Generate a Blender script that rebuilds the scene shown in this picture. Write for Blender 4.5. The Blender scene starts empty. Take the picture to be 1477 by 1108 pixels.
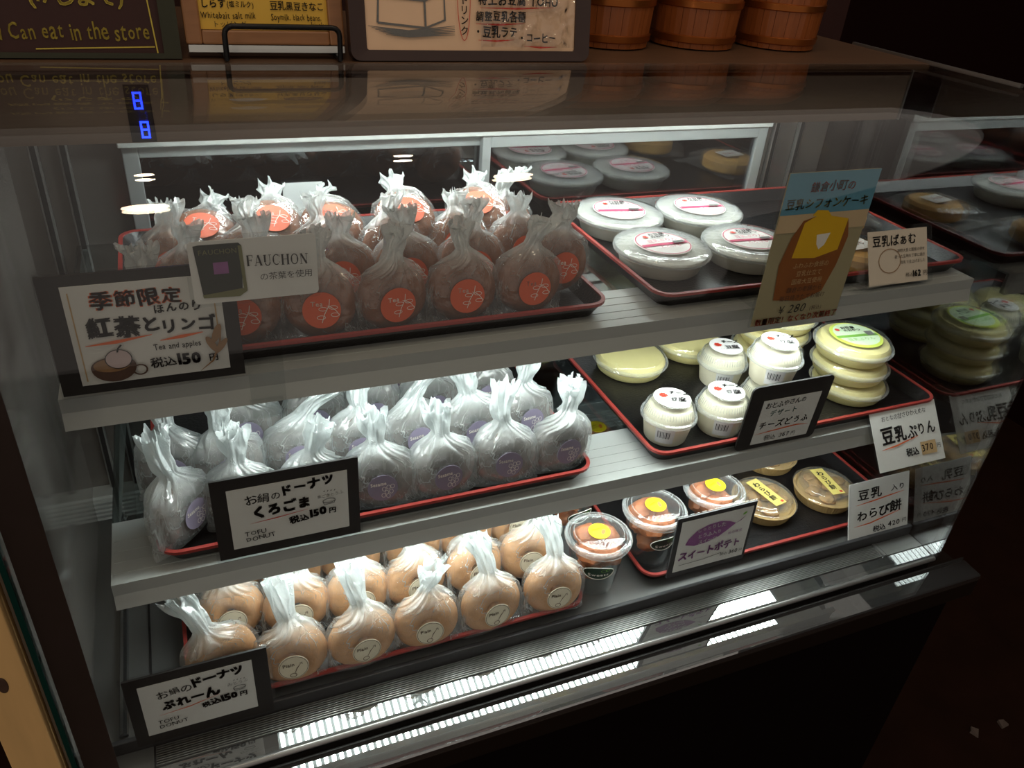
import bpy, bmesh, math, random
from mathutils import Vector, Matrix, noise

sc = bpy.context.scene
COL = sc.collection
H = 1.45            # height of the camera (eye level) above the floor; case heights below are measured from the eye
R = math.radians

# ------------------------------------------------------------------ camera
cd = bpy.data.cameras.new('camera')
cam = bpy.data.objects.new('camera', cd)
COL.objects.link(cam)
cd.sensor_fit = 'HORIZONTAL'
cd.sensor_width = 36.0
cd.lens = 1146.6 / 1477 * 36.0
cd.clip_start = 0.01
RX = Vector((0.92355613, -0.37657106, 0.07237622))
DN = Vector((-0.14203116, -0.51124747, -0.84761617))
FW = Vector((0.35618988, 0.77254143, -0.52565056))
mw = Matrix((RX, -DN, -FW)).transposed().to_4x4()
mw.translation = Vector((0, 0, H))
cam.matrix_world = mw
sc.camera = cam

# ------------------------------------------------------------------ view + world + room lamps
sc.view_settings.view_transform = 'Standard'
sc.view_settings.look = 'None'
sc.view_settings.gamma = 1.0
sc.view_settings.use_curve_mapping = False
sc.view_settings.exposure = 0.0
sc.cycles.transparent_max_bounces = 40
sc.cycles.max_bounces = 10
sc.cycles.glossy_bounces = 5
sc.cycles.sample_clamp_indirect = 4.0
w = bpy.data.worlds.new('world')
sc.world = w
w.use_nodes = True
bg = w.node_tree.nodes['Background']
bg.inputs[0].default_value = (1.0, 0.86, 0.76, 1)
bg.inputs[1].default_value = 0.30

def ceiling_lamp(loc, power, rad=0.05, col=(1.0, 0.78, 0.54)):
    l = bpy.data.lights.new('ceiling_lamp', 'POINT')
    l.energy = power
    l.color = col
    l.shadow_soft_size = rad
    o = bpy.data.objects.new('ceiling_lamp', l)
    o.location = loc
    COL.objects.link(o)

LAMP = 4.0
for x, y, p, r_ in ((-0.06, 0.02, 1.0, .045), (0.71, 0.20, 1.0, .045), (-0.05, 0.48, .4, .018), (0.45, 0.60, .4, .02)):
    ceiling_lamp((x, y, H + 1.0), LAMP * p, r_)
ceiling_lamp((-0.55, -0.35, H + 0.2), 1.6, 0.04)

# ------------------------------------------------------------------ materials
def s2l(c):
    return c / 12.92 if c <= 0.04045 else ((c + 0.055) / 1.055) ** 2.4

def rgb(r, g, b):
    return (s2l(r / 255), s2l(g / 255), s2l(b / 255), 1)

def new_mat(name):
    m = bpy.data.materials.new(name)
    m.use_nodes = True
    nt = m.node_tree
    for n in list(nt.nodes):
        nt.nodes.remove(n)
    out = nt.nodes.new('ShaderNodeOutputMaterial')
    return m, nt, out

def N(nt, typ, **kw):
    n = nt.nodes.new(typ)
    for k, v in kw.items():
        setattr(n, k, v)
    return n

def mat(name, col, rough=0.5, metal=0.0, var=0.08, scale=40, bump=0.0, stretch=None, spec=0.5, coat=0.0):
    """principled surface whose colour and relief vary with procedural noise"""
    m, nt, out = new_mat(name)
    p = N(nt, 'ShaderNodeBsdfPrincipled')
    p.inputs['Roughness'].default_value = rough
    p.inputs['Metallic'].default_value = metal
    p.inputs['Specular IOR Level'].default_value = spec
    p.inputs['Coat Weight'].default_value = coat
    tc = N(nt, 'ShaderNodeTexCoord')
    mp = N(nt, 'ShaderNodeMapping')
    if stretch:
        mp.inputs['Scale'].default_value = stretch
    no = N(nt, 'ShaderNodeTexNoise')
    no.inputs['Scale'].default_value = scale
    no.inputs['Detail'].default_value = 5
    nt.links.new(tc.outputs['Object'], mp.inputs[0])
    nt.links.new(mp.outputs[0], no.inputs['Vector'])
    cr = N(nt, 'ShaderNodeMapRange')
    cr.inputs['To Min'].default_value = 1 - var
    cr.inputs['To Max'].default_value = 1 + var
    nt.links.new(no.outputs['Fac'], cr.inputs['Value'])
    mul = N(nt, 'ShaderNodeVectorMath', operation='SCALE')
    mul.inputs[0].default_value = col[:3]
    nt.links.new(cr.outputs[0], mul.inputs['Scale'])
    nt.links.new(mul.outputs[0], p.inputs['Base Color'])
    if bump:
        b = N(nt, 'ShaderNodeBump')
        b.inputs['Strength'].default_value = 1.0
        b.inputs['Distance'].default_value = bump
        nt.links.new(no.outputs['Fac'], b.inputs['Height'])
        nt.links.new(b.outputs[0], p.inputs['Normal'])
    nt.links.new(p.outputs[0], out.inputs[0])
    return m

def glass(name, tint=(1, 1, 1), k=1.0, c=0.0, rough=0.0, ior=1.5, bump=0.0, bscale=60, haze=0.0):
    """clear sheet: see-through plus a mirror reflection that grows at grazing angles"""
    m, nt, out = new_mat(name)
    tr = N(nt, 'ShaderNodeBsdfTransparent')
    tr.inputs[0].default_value = (*tint, 1)
    gl = N(nt, 'ShaderNodeBsdfGlossy')
    gl.inputs['Roughness'].default_value = rough
    fr = N(nt, 'ShaderNodeFresnel')
    ge = N(nt, 'ShaderNodeNewGeometry')
    mr = N(nt, 'ShaderNodeMapRange')          # both faces of a thin sheet reflect alike
    mr.inputs['To Min'].default_value = ior
    mr.inputs['To Max'].default_value = 1 / ior
    nt.links.new(ge.outputs['Backfacing'], mr.inputs['Value'])
    nt.links.new(mr.outputs[0], fr.inputs[0])
    ma = N(nt, 'ShaderNodeMath', operation='MULTIPLY_ADD')
    ma.use_clamp = True
    ma.inputs[1].default_value = k
    ma.inputs[2].default_value = c
    nt.links.new(fr.outputs[0], ma.inputs[0])
    mx = N(nt, 'ShaderNodeMixShader')
    nt.links.new(ma.outputs[0], mx.inputs[0])
    nt.links.new(tr.outputs[0], mx.inputs[1])
    nt.links.new(gl.outputs[0], mx.inputs[2])
    last = mx
    if bump:
        tc = N(nt, 'ShaderNodeTexCoord')
        no = N(nt, 'ShaderNodeTexNoise')
        no.inputs['Scale'].default_value = bscale
        b = N(nt, 'ShaderNodeBump')
        b.inputs['Distance'].default_value = bump
        nt.links.new(tc.outputs['Object'], no.inputs['Vector'])
        nt.links.new(no.outputs['Fac'], b.inputs['Height'])
        nt.links.new(b.outputs[0], gl.inputs['Normal'])
        nt.links.new(b.outputs[0], fr.inputs['Normal'])
    if haze:
        df = N(nt, 'ShaderNodeBsdfDiffuse')
        df.inputs[0].default_value = (.85, .87, .87, 1)
        m2 = N(nt, 'ShaderNodeMixShader')
        m2.inputs[0].default_value = haze
        nt.links.new(mx.outputs[0], m2.inputs[1])
        nt.links.new(df.outputs[0], m2.inputs[2])
        last = m2
    nt.links.new(last.outputs[0], out.inputs[0])
    return m

def emit(name, col, strength):
    m, nt, out = new_mat(name)
    e = N(nt, 'ShaderNodeEmission')
    e.inputs[0].default_value = col
    e.inputs[1].default_value = strength
    nt.links.new(e.outputs[0], out.inputs[0])
    return m

def bag_mat(name, body=0.22, tint=(.88, .93, .93)):
    """thin crinkled film: clear where stretched, white where gathered (vertex attribute 'gather') and along creases"""
    m, nt, out = new_mat(name)
    at = N(nt, 'ShaderNodeAttribute', attribute_name='gather')
    uv = N(nt, 'ShaderNodeTexCoord')
    mp = N(nt, 'ShaderNodeMapping')
    mp.inputs['Scale'].default_value = (7.5, 1.7, 1)
    nt.links.new(uv.outputs['UV'], mp.inputs[0])
    n2 = N(nt, 'ShaderNodeTexNoise')
    n2.inputs['Scale'].default_value = 90
    n2.inputs['Detail'].default_value = 3
    nt.links.new(uv.outputs['Object'], n2.inputs['Vector'])
    lines = []
    for scl, wdt, amt, dst in ((1.0, .016, .46, .9), (2.3, .020, .30, 1.6)):
        no = N(nt, 'ShaderNodeTexNoise')
        no.inputs['Scale'].default_value = scl
        no.inputs['Detail'].default_value = 2.5
        no.inputs['Distortion'].default_value = dst
        nt.links.new(mp.outputs[0], no.inputs['Vector'])
        sb = N(nt, 'ShaderNodeMath', operation='SUBTRACT')
        sb.inputs[1].default_value = .5
        nt.links.new(no.outputs['Fac'], sb.inputs[0])
        ab = N(nt, 'ShaderNodeMath', operation='ABSOLUTE')
        nt.links.new(sb.outputs[0], ab.inputs[0])
        m1 = N(nt, 'ShaderNodeMapRange')
        m1.inputs['From Max'].default_value = wdt
        m1.inputs['To Min'].default_value = amt
        m1.inputs['To Max'].default_value = 0
        nt.links.new(ab.outputs[0], m1.inputs['Value'])
        lines.append(m1)
    cr = N(nt, 'ShaderNodeMath', operation='ADD')
    nt.links.new(lines[0].outputs[0], cr.inputs[0])
    nt.links.new(lines[1].outputs[0], cr.inputs[1])
    n3 = N(nt, 'ShaderNodeTexNoise')
    n3.inputs['Scale'].default_value = 45
    n3.inputs['Detail'].default_value = 1
    nt.links.new(uv.outputs['Object'], n3.inputs['Vector'])
    m3 = N(nt, 'ShaderNodeMapRange')
    m3.inputs['From Min'].default_value = .42
    m3.inputs['From Max'].default_value = .6
    m3.inputs['To Min'].default_value = .22
    nt.links.new(n3.outputs['Fac'], m3.inputs['Value'])
    cm = N(nt, 'ShaderNodeMath', operation='MULTIPLY')
    nt.links.new(cr.outputs[0], cm.inputs[0])
    nt.links.new(m3.outputs[0], cm.inputs[1])
    cr = cm
    a1 = N(nt, 'ShaderNodeMath', operation='ADD')
    nt.links.new(cr.outputs[0], a1.inputs[0])
    nt.links.new(at.outputs['Fac'], a1.inputs[1])
    a2 = N(nt, 'ShaderNodeMath', operation='ADD')
    a2.use_clamp = True
    nt.links.new(a1.outputs[0], a2.inputs[0])
    a2.inputs[1].default_value = body
    hi = N(nt, 'ShaderNodeMath', operation='MINIMUM')
    hi.inputs[1].default_value = .93
    nt.links.new(a2.outputs[0], hi.inputs[0])
    bp = N(nt, 'ShaderNodeBump')
    bp.inputs['Distance'].default_value = 0.0022
    bp.inputs['Strength'].default_value = 0.8
    ad = N(nt, 'ShaderNodeMath', operation='ADD')
    nt.links.new(cr.outputs[0], ad.inputs[0])
    nt.links.new(n2.outputs['Fac'], ad.inputs[1])
    nt.links.new(ad.outputs[0], bp.inputs['Height'])
    df = N(nt, 'ShaderNodeBsdfDiffuse')
    df.inputs[0].default_value = (*tint, 1)
    tl = N(nt, 'ShaderNodeBsdfTranslucent')
    tl.inputs[0].default_value = (*tint, 1)
    md = N(nt, 'ShaderNodeMixShader')
    md.inputs[0].default_value = 0.5
    gl = N(nt, 'ShaderNodeBsdfGlossy')
    gl.inputs['Roughness'].default_value = 0.13
    mg = N(nt, 'ShaderNodeMixShader')
    mg.inputs[0].default_value = 0.10
    tr = N(nt, 'ShaderNodeBsdfTransparent')
    mx = N(nt, 'ShaderNodeMixShader')
    for b in (df, tl, gl):
        nt.links.new(bp.outputs[0], b.inputs['Normal'])
    nt.links.new(df.outputs[0], md.inputs[1])
    nt.links.new(tl.outputs[0], md.inputs[2])
    nt.links.new(tr.outputs[0], mx.inputs[1])
    nt.links.new(md.outputs[0], mx.inputs[2])
    nt.links.new(hi.outputs[0], mx.inputs[0])
    nt.links.new(mx.outputs[0], mg.inputs[1])
    nt.links.new(gl.outputs[0], mg.inputs[2])
    nt.links.new(mg.outputs[0], out.inputs[0])
    return m

M = {}
M['steel'] = mat('brushed_steel', rgb(165, 165, 163), .30, .8, .12, 60, 0, (1, 40, 40))
M['steel_dull'] = mat('dull_steel', rgb(184, 187, 184), .38, .2, .08, 50, 0, (2, 40, 40))
M['deck'] = mat('deck_steel', rgb(122, 122, 120), .3, .65, .12, 50, 0, (2, 40, 40))
M['steel_mirror'] = mat('polished_steel', rgb(176, 178, 178), .012, .95, .05, 50)
M['steel_wall'] = mat('lining_steel', rgb(132, 127, 122), .22, .7, .12, 30, 0, (1, 30, 2))
M['steel_end'] = mat('end_panel_steel', rgb(158, 152, 146), .12, .55, .08, 30, 0, (1, 30, 2))
M['canopy'] = mat('brown_steel', rgb(134, 119, 106), .25, .25, .1, 30, 0, (1, 30, 30))
M['alu'] = mat('door_aluminium', rgb(178, 184, 184), .35, .6, .05)
M['slot'] = mat('dark_slot', rgb(20, 18, 17), .6)
M['dark_frame'] = mat('dark_gasket', rgb(62, 62, 64), .4, .3)
M['frit'] = mat('brown_border_print', rgb(60, 48, 44), .25)
M['base'] = mat('black_base_panel', rgb(14, 8, 8), .5, 0, .2, 40, 0, None, .1)
M['base_edge'] = mat('brown_base_edge', rgb(36, 27, 21), .4, .3, .1, 40, 0, None, .2)
M['glass'] = glass('showcase_glass', (.97, .985, .98), 1.0, 0.0)
M['side_glass'] = glass('side_glass', (.80, .82, .82), 1.0, .16)
M['door_glass'] = glass('door_glass', (.60, .62, .66), 1.0, .20)
M['shelf_glass'] = glass('shelf_glass', (.62, .66, .66), 1.3, .03)
M['glass_edge'] = mat('green_glass_edge', rgb(14, 52, 46), .15)
M['acrylic'] = glass('clear_acrylic', (.96, .97, .97), 1.0, .0)
M['lid_clear'] = glass('clear_lid_plastic', (.97, .98, .98), 1.2, .02, .05, 1.5, .0006, 120, .04)
M['cup_clear'] = glass('clear_cup_plastic', (.95, .97, .97), 1.2, .02, .03, 1.5, .0004, 60, .015)
M['film'] = glass('shiny_clear_film', (.97, .97, .97), 1.3, .03, .05, 1.5, .030, 42)
M['lid_rim'] = glass('thick_lid_rim_plastic', (.95, .97, .97), 1.2, .05, .08, 1.5, .0004, 90, .20)
M['led'] = emit('light_tube', (.93, 1.0, .97, 1), 27.0)
M['led_top'] = emit('canopy_light_tube', (.93, 1.0, .97, 1), 42.0)
M['reflected_blue'] = emit('reflected_digits', (.01, .03, 1, 1), 6)
M['tray'] = mat('black_lacquer_tray', rgb(22, 21, 22), .32, 0, .5, 400, .0004)
M['rim'] = mat('red_lacquer_rim', rgb(152, 56, 50), .35, 0, .1)
M['tea_dough'] = mat('brown_tea_dough', rgb(130, 78, 46), .8, 0, .25, 70, .003)
M['sesame_dough'] = mat('grey_sesame_dough', rgb(112, 103, 97), .8, 0, .25, 90, .003)
M['plain_dough'] = mat('golden_dough', rgb(202, 152, 104), .75, 0, .2, 60, .003)
M['bag_tea'] = bag_mat('crinkled_bag_film', .05)
M['bag_sesame'] = bag_mat('frosted_bag_film', .25)
M['bag_plain'] = bag_mat('clear_bag_film', .07)
M['stk_tea'] = mat('orange_sticker', rgb(214, 92, 52), .5, 0, .04)
M['stk_ses'] = mat('lilac_sticker', rgb(134, 125, 146), .5, 0, .04)
M['stk_plain'] = mat('cream_sticker', rgb(222, 214, 190), .5, 0, .04)
M['ink'] = mat('black_ink', rgb(28, 26, 26), .7, 0, .15, 300)
M['ink_grey'] = mat('grey_ink', rgb(112, 112, 110), .7, 0, .2, 300)
M['ink_teal'] = mat('teal_ink', rgb(96, 124, 118), .7, 0, .2, 300)
M['ink_white'] = mat('white_ink', rgb(238, 232, 222), .6, 0, .05)
M['ink_brown'] = mat('brown_ink', rgb(84, 60, 48), .7, 0, .2, 300)
M['ink_red'] = mat('red_ink', rgb(206, 62, 44), .6, 0, .15, 200)
M['ink_orange'] = mat('orange_marker', rgb(226, 108, 58), .6, 0, .15, 200)
M['ink_pink'] = mat('magenta_print', rgb(206, 72, 112), .6, 0, .1)
M['ink_green'] = mat('green_print', rgb(120, 176, 70), .6, 0, .1)
M['ink_purple'] = mat('purple_marker', rgb(138, 84, 138), .6, 0, .3, 120)
M['ink_yellow'] = mat('yellow_chalk', rgb(198, 178, 74), .8, 0, .2, 300)
M['ink_tan'] = mat('tan_wash', rgb(190, 160, 116), .7, 0, .2, 120)
M['ink_pinkish'] = mat('pale_apple_wash', rgb(196, 176, 176), .7, 0, .1, 120)
M['ink_leaf'] = mat('brown_leaf_wash', rgb(146, 110, 74), .7, 0, .3, 120)
M['paper_grey'] = mat('greyish_paper', rgb(182, 184, 183), .7, 0, .04)
M['paper'] = mat('white_paper', rgb(212, 212, 208), .7, 0, .04)
M['paper_warm'] = mat('cream_paper', rgb(222, 208, 190), .7, 0, .05)
M['paper_beige'] = mat('beige_poster_paper', rgb(240, 204, 168), .6, 0, .06)
M['card_black'] = mat('black_card', rgb(34, 31, 30), .45, 0, .15)
M['cream'] = mat('cream_pudding', rgb(240, 232, 206), .45, 0, .04)
M['white_tub'] = mat('white_pudding_tub', rgb(236, 232, 218), .4, 0, .03)
M['yellow_cream'] = mat('yellow_pudding', rgb(240, 226, 158), .45, 0, .06, 60)
M['lid_white'] = glass('milky_lid_plastic', (.97, .98, .98), 1.0, .02, .08, 1.5, .0006, 90, .38)
M['label_white'] = mat('white_label', rgb(240, 238, 236), .5, 0, .02)
M['label_lime'] = mat('lime_label', rgb(206, 222, 96), .5, 0, .05)
M['label_mint'] = mat('mint_label', rgb(214, 234, 200), .5, 0, .05)
M['label_yellow'] = mat('yellow_label', rgb(246, 214, 22), .5, 0, .03)
M['label_straw'] = mat('straw_label', rgb(226, 206, 116), .5, 0, .05)
M['label_green'] = mat('dark_green_label', rgb(20, 54, 40), .4, 0, .08)
M['potato'] = mat('baked_sweet_potato', rgb(160, 88, 42), .55, 0, .35, 60, .002)
M['mochi'] = mat('kinako_mochi', rgb(190, 146, 88), .7, 0, .3, 80, .003)
M['tan_tub'] = mat('tan_tub_plastic', rgb(186, 152, 98), .4, 0, .1)
M['baum'] = mat('baumkuchen', rgb(222, 170, 88), .7, 0, .15, 80)
M['wood'] = mat('counter_wood', rgb(94, 68, 48), .45, 0, .25, 20, 0, (1, 12, 12))
M['bucket'] = mat('cedar_staves', rgb(150, 82, 36), .4, 0, .35, 30, 0, (14, 14, 1))
M['hoop'] = mat('copper_hoop', rgb(170, 98, 44), .3, .8, .1)
M['ply'] = mat('pine_plywood', rgb(224, 182, 120), .55, 0, .3, 14, 0, (3, 3, .5))
M['knot'] = mat('dark_knot', rgb(70, 48, 34), .7, 0, .4, 120)
M['frame_wood'] = mat('picture_frame_wood', rgb(150, 104, 66), .4, 0, .25, 30, 0, (1, 8, 8))
M['frame_dark'] = mat('dark_wood_frame', rgb(60, 42, 36), .3, 0, .2, 30)
M['chalkboard'] = mat('maroon_chalkboard', rgb(52, 20, 14), .7, 0, .2)
M['board_edge'] = mat('dark_green_edge', rgb(40, 42, 20), .6, 0, .2)
M['poster_yellow'] = mat('yellow_poster', rgb(222, 178, 62), .5, 0, .06)
M['wire'] = mat('black_wire', rgb(18, 17, 17), .35, .4)
M['sky_blue'] = mat('sky_blue_print', rgb(96, 150, 172), .45, 0, .06)
M['khaki'] = mat('khaki_print', rgb(168, 158, 124), .45, 0, .08, 15)
M['peach'] = mat('peach_print', rgb(206, 180, 142), .45, 0, .05)
M['chiffon'] = mat('amber_cake_print', rgb(142, 84, 36), .45, 0, .15, 30)
M['pack_yellow'] = mat('yellow_pack_print', rgb(226, 178, 30), .45, 0, .1, 40)
M['tin'] = mat('dark_tin_print', rgb(44, 48, 42), .45, 0, .2, 60)
M['tin_edge'] = mat('olive_tin_print', rgb(112, 112, 74), .45, 0, .2, 60)
M['maroon'] = mat('maroon_wall_paint', rgb(30, 9, 7), .7, 0, .2, 4, 0, None, .1)
M['floor'] = mat('brown_floor', rgb(44, 25, 16), .7, 0, .4, 9, .002, None, .1)
M['white_lump'] = mat('plain_white', rgb(210, 216, 216), .7, 0, .03)
M['scrap'] = mat('dusty_scrap', rgb(112, 98, 90), .8)
M['barcode'] = mat('barcode_bars', rgb(70, 70, 76), .6)

# ------------------------------------------------------------------ mesh helpers
class MB:
    def __init__(s):
        s.bm = bmesh.new()
    def box(s, x0, x1, y0, y1, z0, z1, bev=0.0):
        vs = [s.bm.verts.new((x, y, z)) for x in (x0, x1) for y in (y0, y1) for z in (z0, z1)]
        f = [(0, 1, 3, 2), (4, 6, 7, 5), (0, 4, 5, 1), (2, 3, 7, 6), (0, 2, 6, 4), (1, 5, 7, 3)]
        fs = [s.bm.faces.new([vs[i] for i in q]) for q in f]
        if bev:
            es = list({e for q in fs for e in q.edges})
            bmesh.ops.bevel(s.bm, geom=es, offset=bev, segments=2, affect='EDGES', profile=.5)
        return s
    def lathe(s, prof, seg=40, c=(0, 0, 0), sx=1.0, sy=1.0, close=False):
        rings = []
        for r, z in prof:
            if r < 1e-6:
                rings.append([s.bm.verts.new((c[0], c[1], c[2] + z))])
            else:
                rings.append([s.bm.verts.new((c[0] + sx * r * math.cos(2 * math.pi * i / seg), c[1] + sy * r * math.sin(2 * math.pi * i / seg), c[2] + z)) for i in range(seg)])
        if close:
            rings.append(rings[0])
        for a, b in zip(rings, rings[1:]):
            for i in range(seg):
                j = (i + 1) % seg
                q = [a[i % len(a)], a[j % len(a)], b[j % len(b)], b[i % len(b)]]
                u = []
                for v in q:
                    if v not in u:
                        u.append(v)
                if len(u) > 2:
                    s.bm.faces.new(u)
        return s
    def loft(s, loops, cap0=True, cap1=True, closed=False):
        rs = [[s.bm.verts.new(p) for p in l] for l in loops]
        n = len(rs[0])
        for a, b in zip(rs, rs[1:] + (rs[:1] if closed else [])):
            for i in range(n):
                s.bm.faces.new((a[i], a[(i + 1) % n], b[(i + 1) % n], b[i]))
        if cap0 and not closed:
            s.bm.faces.new(rs[0][::-1])
        if cap1 and not closed:
            s.bm.faces.new(rs[-1])
        return s
    def tube(s, pts, r, seg=8, closed=False):
        pts = [Vector(p) for p in pts]
        n = len(pts)
        loops = []
        up = None
        for i, p in enumerate(pts):
            if closed:
                t = pts[(i + 1) % n] - pts[i - 1]
            else:
                t = pts[min(i + 1, n - 1)] - pts[max(i - 1, 0)]
            t.normalize()
            if up is None:
                up = Vector((0, 0, 1)) if abs(t.z) < .9 else Vector((0, 1, 0))
            a = t.cross(up).normalized()
            b = a.cross(t).normalized()
            up = b
            loops.append([p + (a * math.cos(2 * math.pi * k / seg) + b * math.sin(2 * math.pi * k / seg)) * r for k in range(seg)])
        return s.loft(loops, closed=closed)
    def done(s, name, m, parent=None, smooth=False, loc=None, rot=None):
        bmesh.ops.recalc_face_normals(s.bm, faces=s.bm.faces)
        me = bpy.data.meshes.new(name)
        s.bm.to_mesh(me)
        s.bm.free()
        if smooth:
            me.shade_smooth()
            if smooth != 'all':
                me.set_sharp_from_angle(angle=R(40))
        me.materials.append(m)
        return link(name, me, parent, loc, rot)

def link(name, me, parent=None, loc=None, rot=None):
    o = bpy.data.objects.new(name, me)
    COL.objects.link(o)
    if parent:
        o.parent = parent
    if loc:
        o.location = loc
    if rot:
        o.rotation_euler = rot
    return o

def thing(name, label, cat, loc=(0, 0, 0), rot=(0, 0, 0), group=None):
    o = bpy.data.objects.new(name, None)
    o.empty_display_size = .02
    COL.objects.link(o)
    o.location = loc
    o.rotation_euler = rot
    o['label'] = label
    o['category'] = cat
    if group:
        o['group'] = group
    return o

def tag(o, label, cat, group=None):
    o['label'] = label
    o['category'] = cat
    if group:
        o['group'] = group
    return o

def struct(o):
    o['kind'] = 'structure'
    return o

def dup(root, loc, rot, label):
    kids = {}
    for c in COL.objects:
        if c.parent:
            kids.setdefault(c.parent.name, []).append(c)
    def cp(o, par):
        c = o.copy()
        COL.objects.link(c)
        if par:
            c.parent = par
        for k in kids.get(o.name, []):
            cp(k, c)
        return c
    r = cp(root, None)
    r.location = loc
    r.rotation_euler = rot
    r['label'] = label
    return r

# ------------------------------------------------------------------ lettering
GL = {}
def glyph(ch, bold):
    k = (ch, bold)
    if bold:
        vs, fs, adv, off = glyph(ch, 0)
        q, n = bold * 1.1, len(vs)
        sh_ = ((0, 0), (q, q), (-q, q), (q, -q), (-q, -q))
        GL[k] = ([(x + a, y + b) for a, b in sh_ for x, y in vs], [tuple(i + n * m for i in f) for m in range(5) for f in fs], adv, off)
        return GL[k]
    if k in GL:
        return GL[k]
    c = bpy.data.curves.new('glyph', 'FONT')
    c.body = ch
    c.resolution_u = 2
    o = bpy.data.objects.new('glyph', c)
    COL.objects.link(o)
    me = bpy.data.meshes.new_from_object(o.evaluated_get(bpy.context.evaluated_depsgraph_get()))
    vs = [(v.co.x, v.co.y) for v in me.vertices]
    fs = [tuple(p.vertices) for p in me.polygons]
    bpy.data.objects.remove(o)
    bpy.data.curves.remove(c)
    bpy.data.meshes.remove(me)
    if vs:
        x0 = min(v[0] for v in vs)
        x1 = max(v[0] for v in vs)
    else:
        x0, x1 = 0, .3
    wide = ord(ch) > 0x2E7F
    adv = 1.0 if wide else (x1 - x0 + .13 if vs else .35)
    off = 0 if wide else .065 - x0
    GL[k] = (vs, fs, adv, off)
    return GL[k]

class Sheet:
    """flat print laid on a card: x right, y up in the card's plane, facing -Y of the parent"""
    def __init__(s, seed=1):
        s.p = {}
        s.d = 0.0
        s.rn = random.Random(seed)
    def add(s, m, vs, fs, kind='lettering'):
        d = s.p.setdefault((kind, m), ([], []))
        n = len(d[0])
        d[0].extend((x, -s.d, y) for x, y in vs)
        d[1].extend(tuple(i + n for i in f) for f in fs)
    def layer(s):
        s.d += .00012
        return s
    def text(s, t, x, y, size, m='ink', bold=.0, jit=.04, rot=0.0, sx=1.0, align='l', vert=False, sp=1.0, shear=0.0):
        s.layer()
        gs = [glyph(c, bold) for c in t]
        tot = sum(g[2] for g in gs) * size * sx * sp
        cx = x - (tot / 2 if align == 'c' else tot if align == 'r' else 0)
        cy = 0
        ca, sa = math.cos(rot), math.sin(rot)
        for (vs, fs, adv, off), ch in zip(gs, t):
            a = s.rn.uniform(-1, 1) * jit * 2
            k = 1 + s.rn.uniform(-1, 1) * jit * 2.2
            dy = s.rn.uniform(-1, 1) * jit * size
            c2, s2 = math.cos(a), math.sin(a)
            o = []
            for vx, vy in vs:
                ux, uy = (vx + off - adv / 2) * k, (vy - .35) * k
                ux, uy = ux * c2 - uy * s2 + shear * uy, ux * s2 + uy * c2
                ux = (ux + adv / 2) * size * sx + (cx - x if not vert else 0)
                uy = (uy + .35) * size + dy + cy
                o.append((x + ux * ca - uy * sa, y + ux * sa + uy * ca))
            s.add(m, o, fs)
            if vert:
                cy -= size * sp
            else:
                cx += adv * size * sx * sp
        return s
    def stroke(s, pts, wd, m='ink', kind='drawing', taper=False, closed=False):
        s.layer()
        P = [Vector(p).to_2d() for p in pts]
        n = len(P)
        vs = []
        for i in range(n):
            t = (P[(i + 1) % n] - P[i - 1]) if closed else (P[min(i + 1, n - 1)] - P[max(i - 1, 0)])
            t = t.normalized() if t.length > 0 else Vector((1, 0))
            q = Vector((-t.y, t.x)) * wd * .5 * ((1 - .8 * abs(2 * i / (n - 1) - 1) ** 3) if taper else 1)
            vs += [tuple(P[i] + q), tuple(P[i] - q)]
        fs = [(2 * i, 2 * i + 1, (2 * i + 3) % (2 * n), (2 * i + 2) % (2 * n)) for i in range(n if closed else n - 1)]
        s.add(m, vs, fs, kind)
        return s
    def poly(s, pts, m, kind='drawing'):
        s.layer()
        s.add(m, list(pts), [tuple(range(len(pts)))], kind)
        return s
    def rect(s, x0, y0, x1, y1, m, kind='drawing'):
        return s.poly([(x0, y0), (x1, y0), (x1, y1), (x0, y1)], m, kind)
    def oval(s, x, y, a, b, m, n=32, kind='drawing', rot=0):
        ca, sa = math.cos(rot), math.sin(rot)
        return s.poly([(x + a * math.cos(2 * math.pi * i / n) * ca - b * math.sin(2 * math.pi * i / n) * sa, y + a * math.cos(2 * math.pi * i / n) * sa + b * math.sin(2 * math.pi * i / n) * ca) for i in range(n)], m, kind)
    def ring(s, x, y, a, b, wd, m, n=40, kind='drawing'):
        return s.stroke([(x + a * math.cos(2 * math.pi * i / n), y + b * math.sin(2 * math.pi * i / n)) for i in range(n)], wd, m, kind, closed=True)
    def build(s, parent, mtx=None, base=.0003):
        for (kind, m), (vs, fs) in s.p.items():
            me = bpy.data.meshes.new(kind)
            me.from_pydata([Vector((v[0], v[1] - base, v[2])) for v in vs], [], fs)
            if mtx:
                me.transform(mtx)
            me.update()
            me.materials.append(M[m])
            link(kind, me, parent)

UP = Matrix.Rotation(R(-90), 4, 'X')      # lays a sheet on a lid: faces up, its top towards +Y

def arc(x, y, r, a0, a1, n=14, ry=None):
    ry = ry or r
    return [(x + r * math.cos(R(a0 + (a1 - a0) * i / n)), y + ry * math.sin(R(a0 + (a1 - a0) * i / n))) for i in range(n + 1)]

def rrect(w, d, r, z, n=6, cx=0, cy=0):
    o = []
    for sx, sy, a in ((1, 1, 0), (-1, 1, 90), (-1, -1, 180), (1, -1, 270)):
        for i in range(n + 1):
            t = R(a + 90 * i / n)
            o.append((cx + sx * (w / 2 - r) + r * math.cos(t), cy + sy * (d / 2 - r) + r * math.sin(t), z))
    return o

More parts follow.
